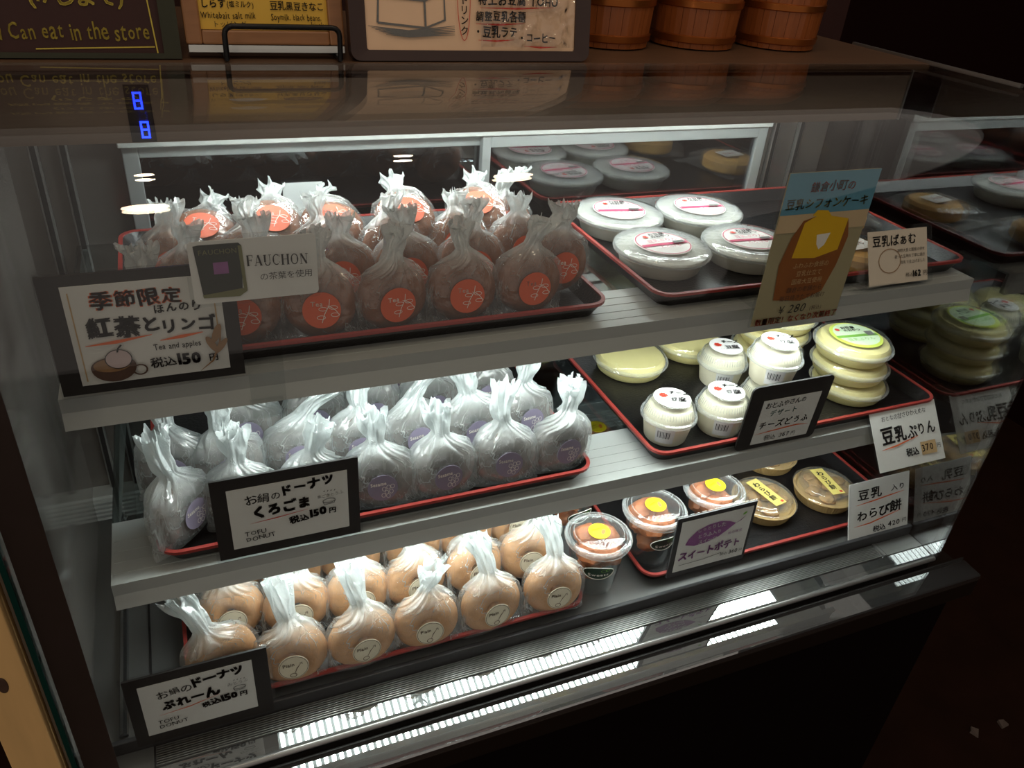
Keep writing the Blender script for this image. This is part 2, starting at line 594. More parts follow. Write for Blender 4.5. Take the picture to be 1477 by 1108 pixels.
def card(name, w, h, t, m, parent, x=0, z=0, y=0, r=.0):
    """upright sheet centred on x,z; front face at y, thickness t backwards"""
    mb = MB()
    if r:
        l = [(p[0] + x, 0, p[1] + z) for p in rrect(w, h, r, 0)]
        mb.loft([[(a, y, c) for a, b, c in l], [(a, y + t, c) for a, b, c in l]])
    else:
        mb.box(x - w / 2, x + w / 2, y, y + t, z - h / 2, z + h / 2)
    return mb.done(name, m, parent)

# levels of the case, measured from the eye
ZT, ZM, ZF, ZTOP = H - .315, H - .485, H - .645, H - .13
XL, XR, YB, YF = -.135, .80, .82, .45

# ------------------------------------------------------------------ the room
struct(MB().box(-2.5, 3.5, -2.5, 2.0, -.05, 0).done('floor', M['floor']))
struct(MB().box(-2.5, 3.5, 1.7, 1.8, 0, 2.8).done('wall_back', M['maroon']))
struct(MB().box(2.6, 2.7, -2.5, 1.7, 0, 2.8).done('wall_right', M['maroon']))

# ------------------------------------------------------------------ the refrigerated showcase
case = thing('display_case', 'stainless steel refrigerated glass showcase full of bagged donuts and tofu desserts', 'display case', (0, 0, 0))
# lower cabinet
MB().box(XL - .004, .846, .437, YB + .03, .06, H - .70, .004).done('base_cabinet', M['base'], case)
MB().box(XL - .006, .848, .434, YB + .03, H - .70, H - .6805).done('base_trim', M['base_edge'], case)
# deck
MB().box(XL, XR, .497, YB, H - .70, ZF).done('deck', M['deck'], case)
MB().box(-.0865, -.0845, .50, .80, ZF, ZF + .0008).done('deck_seam', M['slot'], case)
MB().tube([(-.108, .50, ZF + .003), (-.108, .80, ZF + .003)], .004).done('deck_rail', M['steel_mirror'], case, True)
MB().box(XL, XR, .4935, .4985, H - .67, ZF + .002, .001).done('deck_front_lip', M['dark_frame'], case)
# ribbed air return between deck and glass
ar = MB().box(XL, XR, .472, .4935, H - .70, H - .6595).done('air_return_grille', M['dark_frame'], case)
mb = MB()
for i in range(9):
    y = .4730 + i * .00228
    mb.box(-.085, .735, y, y + .0010, H - .6594, H - .6566)
mb.box(.737, .741, .4725, .4932, H - .6594, H - .656)
mb.box(XL, -.087, .4725, .4932, H - .6594, H - .657)
mb.box(.743, XR, .4725, .4932, H - .6594, H - .657)
mb.done('grille_ribs', M['steel'], ar)
MB().loft([[(x_, .455, H - .70), (x_, .472, H - .70), (x_, .472, H - .6585), (x_, .455, H - .6602)] for x_ in (XL, XR)]).done('inner_sill', M['steel_mirror'], case)
MB().tube([(XL, .4525, H - .661), (XR, .4525, H - .661)], .0032, 10).done('glass_channel', M['steel'], case, True)
mb = MB()
mb.box(XL - .004, .846, .4445, .4465, H - .70, H - .667)
mb.done('glass_gasket', M['slot'], case)
MB().loft([[(x_, .418, H - .6795), (x_, .4445, H - .6795), (x_, .4445, H - .6705), (x_, .4195, H - .6716), (x_, .418, H - .673)] for x_ in (XL - .006, .848)]).done('outer_sill', M['steel_mirror'], case)
MB().box(XL - .006, .848, .4175, .4225, H - .705, H - .6795, .001).done('sill_nosing', M['base_edge'], case)

# curved front glass: upright front, rolled top edge, flat top
def glass_line(off):
    p = [(YF + off, H - .665)]
    p += [(YF + off, H - .26)]
    p += [(YF + .13 + (.13 - off) * math.cos(R(180 - a)), H - .26 + (.13 - off) * math.sin(R(180 - a))) for a in range(5, 91, 5)]
    p += [(.694, ZTOP - off)]
    return p
def sheet_x(x0, x1, o0, o1, upto=None):
    a, b = glass_line(o0)[:upto], glass_line(o1)[:upto]
    loop = a + b[::-1]
    return [[(x0, y, z) for y, z in loop], [(x1, y, z) for y, z in loop]]
fg = MB().loft(sheet_x(XL + .002, XR, 0, .005)).done('front_glass', M['glass'], case, True)
MB().loft(sheet_x(XL + .004, -.108, .0054, .0062, 14)).done('border_print', M['frit'], fg, True)
MB().loft(sheet_x(XL - .002, XL + .0015, -.0004, .006)).done('cut_edge', M['glass_edge'], fg, True)
# ends
def end_panel(x0, x1, off):
    g = [(y, z) for y, z in glass_line(off)]
    loop = g + [(YB, ZTOP - off), (YB, H - .665)]
    return MB().loft([[(x0, y, z) for y, z in loop], [(x1, y, z) for y, z in loop]])
end_panel(XL - .006, XL, .007).done('left_end_panel', M['steel_end'], case)
eg = end_panel(XR + .001, XR + .007, .002).done('right_end_glass', M['side_glass'], case)
l0, l1 = glass_line(.003), glass_line(.016)
MB().loft([[(XR + .0075, y, z) for y, z in l0 + l1[::-1]], [(XR + .0095, y, z) for y, z in l0 + l1[::-1]]]).done('dark_edge_seal', M['frit'], eg)
MB().box(XR + .002, XR + .007, .58, .82, ZTOP - .0015, ZTOP + .002).done('top_edge_strip', M['steel'], eg)
# back wall and shelf rails
mb = MB()
mb.box(XL, -.041, YB, YB + .02, H - .70, ZTOP - .01)
mb.box(.684, XR, YB, YB + .02, H - .70, ZTOP - .01)
mb.box(-.041, .684, YB, YB + .02, H - .226, ZTOP - .01)
mb.done('back_panel', M['steel_wall'], case)
for x in (-.113, -.089, .713, .752):
    r_ = MB().box(x - .004, x + .004, YB - .006, YB - .0005, ZF, H - .135, .001).done('shelf_rail', M['steel'], case)
    MB().box(x - .0022, x + .0022, YB - .0068, YB - .0059, ZF + .01, H - .14).done('rail_slot', M['slot'], r_)
mb = MB()
mb.box(XL, XR, .800, YB, ZF, ZF + .034)
for i in range(5):
    mb.box(XL, XR, .796, .801, ZF + .004 + i * .006, ZF + .0065 + i * .006)
mb.done('cold_air_louver', M['steel_dull'], case)
# sliding doors at the back
for nm, x0, x1, y, ls, rs in (('sliding_door', -.041, .322, .806, .014, .010), ('sliding_door', .309, .684, .796, .010, .014)):
    z0, z1 = ZF + .035, H - .222
    mb = MB()
    mb.box(x0, x0 + ls, y, y + .009, z0, z1, .001)
    mb.box(x1 - rs, x1, y, y + .009, z0, z1, .001)
    mb.box(x0 + ls, x1 - rs, y, y + .009, z1 - .013, z1, .001)
    mb.box(x0 + ls, x1 - rs, y, y + .009, z0, z0 + .016, .001)
    d = mb.done('sliding_door', M['alu'], case)
    MB().box(x0 + ls - .001, x1 - rs + .001, y + .003, y + .006, z0 + .014, z1 - .011).done('door_glass', M['door_glass'], d)
mb = MB()
mb.box(-.043, .686, .792, YB - .0005, H - .2215, H - .205, .001)
mb.done('door_head_rail', M['steel_dull'], case)
# light housing under the top glass
mb = MB()
mb.box(XL + .002, .775, .694, .699, H - .190, ZTOP - .0065)
mb.box(XL + .002, .775, .694, .760, ZTOP - .012, ZTOP - .0065)
can = mb.done('canopy_housing', M['canopy'], case)
MB().box(.7753, .7775, .692, .760, H - .19, ZTOP - .0065).done('end_bracket', M['steel'], can)
# shelf: glass back part, steel front trim with a light strip below
def light_strip(x0, x1, y0, y1, z, par, n=80, m='led'):
    h = MB().box(x0 - .004, x1 + .004, y0 - .003, y1 + .003, z, z + .004).done('light_strip', M['alu'], par)
    mb = MB()
    p = (x1 - x0) / n
    for i in range(n):
        mb.box(x0 + i * p + p * .25, x0 + i * p + p * .75, y0, y1, z - .002, z - .0001)
    mb.done('light_tube', M[m], h)
light_strip(.02, .70, .706, .730, H - .172, can, 72, 'led_top')
for z, y0, xl, yt in ((ZT, .527, -.094, .594), (ZM, .519, -.091, .595)):
    s_ = MB().box(xl, .774, yt, .805, z - .006, z).done('glass_shelf', M['shelf_glass'], case)
    mb = MB()
    mb.box(xl, .774, y0, yt, z - .002, z)
    mb.loft([[(x_, y0, z - .002), (x_, y0, z - .0115), (x_, y0 - .0035, z - .024), (x_, y0 + .0035, z - .024), (x_, y0 + .0035, z - .002)] for x_ in (xl, .774)])
    for i in range(4):
        mb.box(xl + .002, .772, y0 + .012 + i * .013, y0 + .0135 + i * .013, z - .0001, z + .0004)
    mb.done('front_trim', M['steel_dull'], s_)
    light_strip(.01, .69, y0 + .0075, y0 + .050, z - .008, s_)
    for x in (-.089, .752):
        mb = MB()
        mb.loft([[(x + dx, .59, z - .007), (x + dx, .813, z - .007), (x + dx, .813, z - .045), (x + dx, .59, z - .014)] for dx in (-.002, .002)])
        mb.done('shelf_bracket', M['steel_dull'], s_)
# reflection of a temperature read-out, modelled as glowing digits on the housing
tb = MB().box(-.026, -.008, .6925, .694, H - .189, H - .146).done('reflected_display', M['slot'], can)
mb = MB()
def seg7(x, z, h, segs):
    wd = h * .5
    t = h * .11
    S = {'a': (x, x + wd, z + h - t, z + h), 'g': (x, x + wd, z + h / 2 - t / 2, z + h / 2 + t / 2), 'd': (x, x + wd, z, z + t), 'f': (x, x + t, z + h / 2, z + h), 'b': (x + wd - t, x + wd, z + h / 2, z + h), 'e': (x, x + t, z, z + h / 2), 'c': (x + wd - t, x + wd, z, z + h / 2)}
    for k in segs:
        a, b, c, d = S[k]
        mb.box(a, b, .6918, .6924, c, d)
seg7(-.0205, H - .164, .013, 'abcdefg')
seg7(-.0185, H - .186, .013, 'abcdefg')
mb.done('reflected_digits', M['reflected_blue'], tb)

# thin white rectangle on the glass of the left door
tag(MB().box(.1, .14, .8076, .8083, H - .310, H - .266).done('white_rectangle', M['white_lump']), 'blank white rectangle on the glass of the left sliding door', 'note')

# wooden shelf board on top of the case
tag(MB().box(XL - .02, .803, .6955, 1.0, ZTOP - .008, ZTOP - .0005, .002).done('counter_board', M['wood']), 'brown wooden board along the rear top of the showcase carrying buckets and signs', 'shelf board')
tag(MB().box(-.30, 1.0, 1.05, 1.08, .75, ZTOP + .03).done('rear_counter', M['chalkboard']), 'dark wooden counter front behind the showcase', 'counter')

# plywood at the left corner
ply = thing('plywood_panel', 'pine plywood upright panel with a dark knot at the left end of the showcase', 'panel', (0, 0, 0))
MB().box(-.172, -.1425, .446, .62, 0, H - .33, .001).done('board', M['ply'], ply)
MB().lathe([(0, .0006), (.0035, .0006), (.0042, 0)], 20, sx=.8, sy=1.9).done('knot', M['knot'], ply, False, (-.1575, .4458, H - .486), (R(90), 0, R(0)))

# ------------------------------------------------------------------ trays
def tray(w, d, h, loc, label, group='black lacquer trays with red rims'):
    t = thing('serving_tray', label, 'tray', loc, (0, 0, 0), group)
    ins = .009
    loops = [rrect(w - 2 * ins, d - 2 * ins, .012, 0), rrect(w, d, .018, h), rrect(w - .006, d - .006, .015, h), rrect(w - 2 * ins - .006, d - 2 * ins - .006, .010, .003)]
    MB().loft(loops).done('tray_body', M['tray'], t, True)
    r = [rrect(w + .0006, d + .0006, .0183, h - .0022), rrect(w + .0006, d + .0006, .0183, h + .0006), rrect(w - .0065, d - .0065, .0148, h + .0006), rrect(w - .0075, d - .0075, .0143, h - .004)]
    MB().loft(r, closed=True).done('rim', M['rim'], t)
    return t
TL = (.142, .394)
tray(.394, .254, .0155, (.142, .668, ZT), 'black red-rimmed tray under the brown tea donuts on the top shelf')
tray(.394, .254, .0155, (.142, .651, ZM), 'black red-rimmed tray under the grey sesame donuts on the middle shelf')
tray(.394, .254, .0155, (.143, .627, ZF), 'black red-rimmed tray under the golden plain donuts at the bottom')
tray(.388, .252, .0155, (.583, .668, ZT), 'black red-rimmed tray under the white pudding tubs on the top shelf')
tray(.388, .254, .0155, (.601, .651, ZM), 'black red-rimmed tray under the cheese tofu cups on the middle shelf')
tray(.378, .254, .0155, (.606, .637, ZF), 'black red-rimmed tray under the sweet potato cups at the bottom')

# ------------------------------------------------------------------ bagged donuts
def smooth(a, b, t):
    t = max(0, min(1, (t - a) / (b - a)))
    return t * t * (3 - 2 * t)

def donut_mesh(name, rr, m, seed):
    a, b = rr * .565, rr * .435
    bm = bmesh.new()
    nu, nv = 40, 18
    g = []
    for i in range(nu):
        t = 2 * math.pi * i / nu
        row = []
        for j in range(nv):
            p = 2 * math.pi * j / nv
            v = Vector(((a + b * math.cos(p)) * math.cos(t), b * math.sin(p) * .92, (a + b * math.cos(p)) * math.sin(t)))
            v *= 1 + .05 * noise.noise(v * 45 + Vector((seed, 0, 0)))
            row.append(bm.verts.new(v))
        g.append(row)
    for i in range(nu):
        for j in range(nv):
            bm.faces.new((g[i][j], g[(i + 1) % nu][j], g[(i + 1) % nu][(j + 1) % nv], g[i][(j + 1) % nv]))
    bmesh.ops.recalc_face_normals(bm, faces=bm.faces)
    me = bpy.data.meshes.new(name)
    bm.to_mesh(me)
    bm.free()
    me.shade_smooth()
    me.materials.append(m)
    return me

def bag_mesh(rr, seed, film_m, lo=.6, hi=.95):
    """film bag round the donut, gathered to a twisted neck with a flared frilly tail"""
    rn = random.Random(seed)
    k = rr / .032
    tall = rn.uniform(lo, hi)
    fan = rn.uniform(.010, .017)
    ear = rn.uniform(.0325, .0365)
    prof = [(0, ear, .003, .16), (.003, ear + .0005, .009, .08), (.010, .0335, .0145, .02), (.020, .0345, .0162, 0), (.032, .0350, .0166, 0), (.044, .0338, .0164, .03), (.053, .0300, .0155, .10), (.059, .0240, .0138, .24), (.064, .0165, .0112, .45), (.068, .0105, .0085, .62), (.0715, .0072, .0066, .78), (.075, .0076, .0068, .80)]
    L = .031 * tall
    for q in (.25, .5, .75, 1.0):
        prof.append((.075 + L * q, .0076 + (fan - .0076) * q ** .7, .0068 + .002 * q, .82 - .12 * q))
    # resample
    rows = []
    for (z0, a0, b0, g0), (z1, a1, b1, g1) in zip(prof, prof[1:]):
        n = 3
        for i in range(n):
            t = i / n
            rows.append((z0 + (z1 - z0) * t, a0 + (a1 - a0) * t, b0 + (b1 - b0) * t, g0 + (g1 - g0) * t))
    rows.append(prof[-1])
    lx, ly = rn.uniform(-.7, .7), rn.uniform(-.2, .6)
    curl = rn.uniform(-14, 14)
    tw = rn.uniform(-1.2, 1.2)
    fr = rn.choice((5, 6, 7))
    ph = rn.uniform(0, 6)
    n = 72
    bm = bmesh.new()
    uvl = bm.loops.layers.uv.new('UVMap')
    ga = bm.verts.layers.float.new('gather')
    grid = []
    for ri, (z, a, b, gt) in enumerate(rows):
        up = smooth(.050, .074, z)
        tail = smooth(.076, .075 + L, z)
        h = max(0, z - .066)
        ox, oy = lx * h + curl * h * h, ly * h + abs(curl) * .5 * h * h
        row = []
        for i in range(n):
            th = 2 * math.pi * i / n
            ex = 2 / (2.6 - .5 * up)
            c, s = math.cos(th), math.sin(th)
            x = a * math.copysign(abs(c) ** ex, c)
            y = b * math.copysign(abs(s) ** ex, s)
            pl = 1 + smooth(.046, .062, z) * (1 - tail) * (.055 * math.cos(17 * th + ph) + .05 * math.cos(9 * th + 2 * ph)) + up * (1 - tail) * .1 * math.cos(11 * th + ph) + tail * (.28 * math.sin(fr * th + ph) + .14 * math.sin(13 * th + 2 * ph))
            x *= pl
            y *= pl
            if tail > 0:
                y += tail * .0045 * math.sin(x * 520 + ph)
            v = Vector((x, y, z))
            nz = noise.noise(Vector((math.cos(th) * 1.6, math.sin(th) * 1.6, z * 55)) + Vector((seed * 3.1, 0, 0)))
            wr = .0013 + .0030 * up * (1 - tail) + .0022 * smooth(.02, 0, z) + .0018 * smooth(.045, .060, z)
            if not (s < -.2 and .016 < z < .047):
                v.x += c * nz * wr
                v.y += s * nz * wr
            if ri == len(rows) - 1:
                v.z += .0032 * math.sin(9 * th + ph) + rn.uniform(-.0015, .0015)
            if ri == 0:
                v.z = max(0, v.z)
            tt = tw * up
            v.x, v.y = v.x * math.cos(tt) - v.y * math.sin(tt), v.x * math.sin(tt) + v.y * math.cos(tt)
            v.x += ox
            v.y += oy
            q = bm.verts.new(v * k)
            q[ga] = gt
            row.append(q)
        grid.append(row)
    for r_ in range(len(grid) - 1):
        for i in range(n):
            f = bm.faces.new((grid[r_][i], grid[r_][(i + 1) % n], grid[r_ + 1][(i + 1) % n], grid[r_ + 1][i]))
            for lp, (uu, vv) in zip(f.loops, ((i, r_), (i + 1, r_), (i + 1, r_ + 1), (i, r_ + 1))):
                lp[uvl].uv = (uu / n, vv / len(grid) * 2)
    bm.faces.new(grid[0][::-1])
    me = bpy.data.meshes.new('bag')
    bm.to_mesh(me)
    bm.free()
    me.shade_smooth()
    me.materials.append(film_m)
    return me

def tea_print(sh, r):
    sh.text('Tea', -.0085, .0035, .0055, 'ink_white', .01, .02)
    sh.stroke(arc(.001, -.009, .013, 80, 20, 8), .0005, 'ink_white', taper=True)
    sh.stroke([(.000, -.010), (.002, -.003), (.0055, .004), (.006, .009)], .0005, 'ink_white')
    for x, y, a in ((.003, -.001, 2.3), (.006, .001, .5), (.002, -.007, 2.6), (.007, -.004, .2)):
        sh.ring(x + .003 * math.cos(a), y + .003 * math.sin(a), .0032, .0015, .0004, 'ink_white', 14)
def ses_print(sh, r):
    sh.text('Sesame', -.0105, .003, .0050, 'ink_white', .02, .02, sx=.85)
    for x, y in ((.001, -.001), (.005, .0005), (.0085, .001), (.003, -.0045), (.007, -.004), (.000, -.007), (.004, -.008)):
        sh.ring(x, y, .0017, .0021, .0004, 'ink_white', 12)
def plain_print(sh, r):
    sh.ring(0, 0, r * .93, r * .93, .0004, 'ink_brown')
    sh.text('Plain', -.0095, .002, .0052, 'ink_brown', .012, .02)
    sh.stroke([(.000, -.007), (.003, -.001), (.0075, .0045)], .0009, 'ink_brown', taper=True)
    sh.ring(-.0012, -.0085, .0028, .0022, .0006, 'ink_brown', 16)
    sh.stroke([(.0055, .0042), (.0078, .005), (.0078, .0025)], .0006, 'ink_brown')

KINDS = {
    'tea': dict(rr=.0285, dough='tea_dough', stk='stk_tea', sr=.0145, pr=tea_print, word='brown tea', group='bagged tea donuts on the top shelf'),
    'sesame': dict(rr=.0305, dough='sesame_dough', stk='stk_ses', sr=.0132, pr=ses_print, word='grey sesame', group='bagged sesame donuts on the middle shelf'),
    'plain': dict(rr=.0318, dough='plain_dough', stk='stk_plain', sr=.0135, pr=plain_print, word='golden plain', group='bagged plain donuts on the bottom deck'),
}
PROTO = {}
NV = 6
for kn, kd in KINDS.items():
    kd['donuts'] = [donut_mesh('donut', kd['rr'], M[kd['dough']], s) for s in range(3)]
    kd['bags'] = [bag_mesh(kd['rr'], s + 10 * len(kn), M['bag_' + kn], *((.4, .68) if kn == 'tea' else (.6, .95))) for s in range(NV)]
    PROTO[kn] = None

def bagged(kn, x, y, z, yaw, tilt, roll, label, var):
    kd = KINDS[kn]
    k = kd['rr'] / .032
    rot = (R(-tilt), R(roll), R(yaw))
    if PROTO[kn] is None:
        t = thing('bagged_donut', label, 'bagged donut', (x, y, z), rot, kd['group'])
        link('donut', kd['donuts'][0], t, (0, 0, kd['rr'] * 1.03))
        link('bag', kd['bags'][var % NV], t)
        s = MB().lathe([(0, .0004), (kd['sr'], .0004), (kd['sr'], 0), (0, 0)], 32).done('sticker', M[kd['stk']], t, False, (0, -.0172 * k, .031 * k), None)
        s.data.transform(Matrix.Rotation(R(90), 4, 'X'))
        sh = Sheet(3)
        kd['pr'](sh, kd['sr'])
        sh.build(s, None, .0006)
        PROTO[kn] = t
        return t
    t = dup(PROTO[kn], (x, y, z), rot, label)
    for c in t.children:
        if c.name.startswith('bag'):
            c.data = kd['bags'][var % NV]
        elif c.name.startswith('donut'):
            c.data = kd['donuts'][var % 3]
    return t

ORD = ['first', 'second', 'third', 'fourth', 'fifth', 'sixth', 'seventh', 'eighth']
def row(kn, where, items):
    """items from right to left: x, y, z, yaw, tilt, roll"""
    n = len(items)
    for i, it in enumerate(items):
        pos = ORD[i] + ' from right'
        if i == n - 1:
            pos = 'leftmost'
        if i == 0:
            pos = 'rightmost'
        bagged(kn, *it[:6], '%s donut in twisted bag, %s, %s' % (KINDS[kn]['word'], pos, where), rnd.randrange(60))
rnd = random.Random(11)
j = lambda a: rnd.uniform(-a, a)
z = ZT + .0035
row('tea', 'front row, top shelf', [(x, y + .008, z, j(7), 5 + j(3), j(4)) for x, y in ((.310, .590), (.2675, .556), (.208, .556), (.149, .556), (.0905, .557), (.031, .560), (-.027, .562))])
row('tea', 'second row, top shelf', [(x, y, z, j(9), 14 + j(4), j(6)) for x, y in ((.288, .632), (.236, .608), (.178, .608), (.119, .610), (.060, .610), (.001, .612))])
row('tea', 'third row, top shelf', [(x, y, z, j(10), 26 + j(4), j(6)) for x, y in ((.300, .69), (.238, .652), (.176, .650), (.114, .652), (.052, .652), (-.010, .654))])
row('tea', 'lying on the back rows, top shelf', [(x, y, z + .030, j(14), 62 + j(6), j(8)) for x, y in ((.262, .672), (.196, .664), (.132, .664), (.070, .666), (.008, .664))])
z = ZM + .0035
row('sesame', 'front row, middle shelf', [(x, y, z, yw, 5 + j(3), j(4)) for x, y, yw in ((.309, .549, 6), (.250, .545, -4), (.191, .546, 3), (.134, .547, -6), (.075, .550, 5), (.018, .553, -10), (-.033, .556, 48))])
row('sesame', 'second row, middle shelf', [(x, y, z, j(9), 9 + j(4), j(6)) for x, y in ((.296, .602), (.240, .600), (.182, .600), (.124, .600), (.068, .602), (.012, .604), (-.034, .612))])
row('sesame', 'third row, middle shelf', [(x, y, z, j(9), 9 + j(4), j(6)) for x, y in ((.270, .656), (.212, .654), (.154, .654), (.094, .655), (.034, .656))])
row('sesame', 'fourth row, middle shelf', [(x, y, z, j(9), 9 + j(4), j(6)) for x, y in ((.246, .710), (.184, .708), (.124, .709))])
z = ZF + .0035
row('plain', 'front row, bottom tray', [(x, y, z, yw, 6 + j(2), rl) for x, y, yw, rl in ((.303, .512, -3, 2), (.235, .511, 4, -2), (.169, .511, -3, -5), (.103, .511, 3, 0), (.040, .512, -4, -3), (-.012, .533, 14, -16))])
row('plain', 'second row, bottom tray', [(x, y, z, j(8), 8 + j(3), j(5)) for x, y in ((.296, .565), (.236, .564), (.173, .564), (.110, .564), (.050, .567), (-.008, .580))])
row('plain', 'third row, bottom tray', [(x, y, z, j(8), 8 + j(3), j(5)) for x, y in ((.302, .618), (.243, .616), (.182, .616), (.118, .616), (.057, .620), (-.004, .632))])
row('plain', 'fourth row, bottom tray', [(x, y, z, j(8), 8 + j(3), j(5)) for x, y in ((.298, .670), (.238, .669), (.176, .669), (.112, .669))])

# ------------------------------------------------------------------ white pudding tubs (top shelf)
def film(rad, zz, amp, seed, m, name, parent):
    """crinkled shrink film: lies over a lid with a wavy skirt"""
    bm = bmesh.new()
    n = 60
    rings = []
    for q, (r, z) in enumerate(((rad * .5, zz + .0012), (rad * .8, zz + .0012), (rad * .98, zz + .0006), (rad * 1.03, zz - .002), (rad * 1.02, zz - .007))):
        rings.append([bm.verts.new((r * (1 + amp * q * noise.noise(Vector((math.cos(i / n * 6.2832) * 5, math.sin(i / n * 6.2832) * 5, seed + q)))) * math.cos(i / n * 6.2832), r * (1 + amp * q * noise.noise(Vector((math.cos(i / n * 6.2832) * 6, math.sin(i / n * 6.2832) * 6, seed + 9 + q)))) * math.sin(i / n * 6.2832), z)) for i in range(n)])
    for a, b in zip(rings, rings[1:]):
        for i in range(n):
            bm.faces.new((a[i], a[(i + 1) % n], b[(i + 1) % n], b[i]))
    me = bpy.data.meshes.new(name)
    bm.to_mesh(me)
    bm.free()
    me.shade_smooth()
    me.materials.append(m)
    return link(name, me, parent)

def white_tub(loc, yaw, label):
    t = thing('pudding_tub', label, 'pudding tub', loc, (0, 0, R(yaw)), 'white pudding tubs on the top shelf')
    MB().lathe([(0, 0), (.0385, 0), (.0405, .002), (.0452, .0180), (.0430, .0185), (.042, .0172), (0, .0172)], 56).done('tub', M['white_tub'], t, True)
    MB().lathe([(.0462, .0155), (.0490, .0162), (.0497, .0185), (.0484, .0208), (.0462, .0216), (0, .0222)], 56).done('lid', M['lid_white'], t, True)
    film(.0484, .0222, .012, loc[0] * 90, M['lid_clear'], 'shrink_film', t)
    lb = MB().lathe([(0, .0240), (.0292, .0238), (.0292, .0234)], 48).done('label', M['label_white'], t)
    sh = Sheet(5)
    sh.ring(0, 0, .0262, .0262, .0009, 'ink_pink')
    sh.stroke([(-.0245, -.0035), (.0245, -.0035)], .005, 'ink_pink')
    for a in range(6):
        sh.oval(-.010 + .0018 * math.cos(a * 1.047), .0155 + .0018 * math.sin(a * 1.047), .0014, .0011, 'ink_red', 10, rot=a * 1.047)
    sh.text('お豆腐', -.006, .0165, .0062, 'ink', .02, .01)
    sh.text('のおやつ', -.006, .0108, .0054, 'ink', .02, .01)
    sh.text('豆乳ぷりん', -.016, .0010, .0066, 'ink_pink', 0, .03)
    sh.text('とろける', -.0105, -.0138, .0058, 'ink_pink', 0, .03)
    sh.rect(.0085, -.0062, .0205, -.0012, 'ink_grey')
    sh.build(lb, Matrix.Translation((0, 0, .0242)) @ Matrix.Scale(1.06, 4) @ UP, 0)
    return t
zz = ZT + .0035
for x, y, yw, l in ((.447, .728, -8, 'white pudding tub with pink-banded round lid label, back left of the tray'), (.5475, .721, -4, 'white pudding tub with pink-banded label, back right, near the rear glass'), (.443, .630, 2, 'white pudding tub with pink-banded label, front left, beside the tray edge'), (.543, .621, -4, 'white pudding tub with pink-banded label, front right, half behind the tall blue poster')):
    white_tub((x, y, zz), yw, l)
# loose wrapper handle on the rear left tub
tag(MB().tube([(.402, .752, zz + .0265), (.412, .760, zz + .029), (.424, .769, zz + .034), (.433, .775, zz + .037), (.438, .774, zz + .0375), (.439, .771, zz + .036)], .0013, 8).done('clear_spoon', M['acrylic'], None, True), 'clear plastic stick lying on the rear left white tub', 'spoon')

# yellow ring cakes in flat clear packs
def cake_pack(loc, yaw, label):
    t = thing('ring_cake_pack', label, 'packed cake', loc, (0, 0, R(yaw)), 'ring cakes in flat clear packs')
    MB().lathe([(.011, .003), (.011, .017), (.014, .020), (.031, .020), (.035, .016), (.035, .005), (.032, .002), (.013, .002)], 48, close=True).done('ring_cake', M['baum'], t, True)
    MB().loft([rrect(.072, .074, .012, .0005), rrect(.082, .090, .010, .003), rrect(.080, .088, .012, .015), rrect(.060, .064, .016, .0225)]).done('wrapper', M['lid_clear'], t, True)
    MB().box(-.05, .05, -.056, -.043, .002, .003).done('wrapper_fin', M['lid_clear'], t)
    lb = MB().box(-.017, .017, -.012, .012, .0228, .0232).done('label', M['label_white'], t)
    sh = Sheet(2)
    sh.text('ばぁむ', -.013, -.002, .0075, 'ink_red', .01)
    sh.build(lb, Matrix.Translation((0, 0, .0233)) @ UP, 0)
cake_pack((.655, .585, zz), 6, 'golden ring cake in clear flat pack behind the small cream price card')
cake_pack((.722, .690, zz), -10, 'golden ring cake in clear flat pack at the right rear corner of the tray')

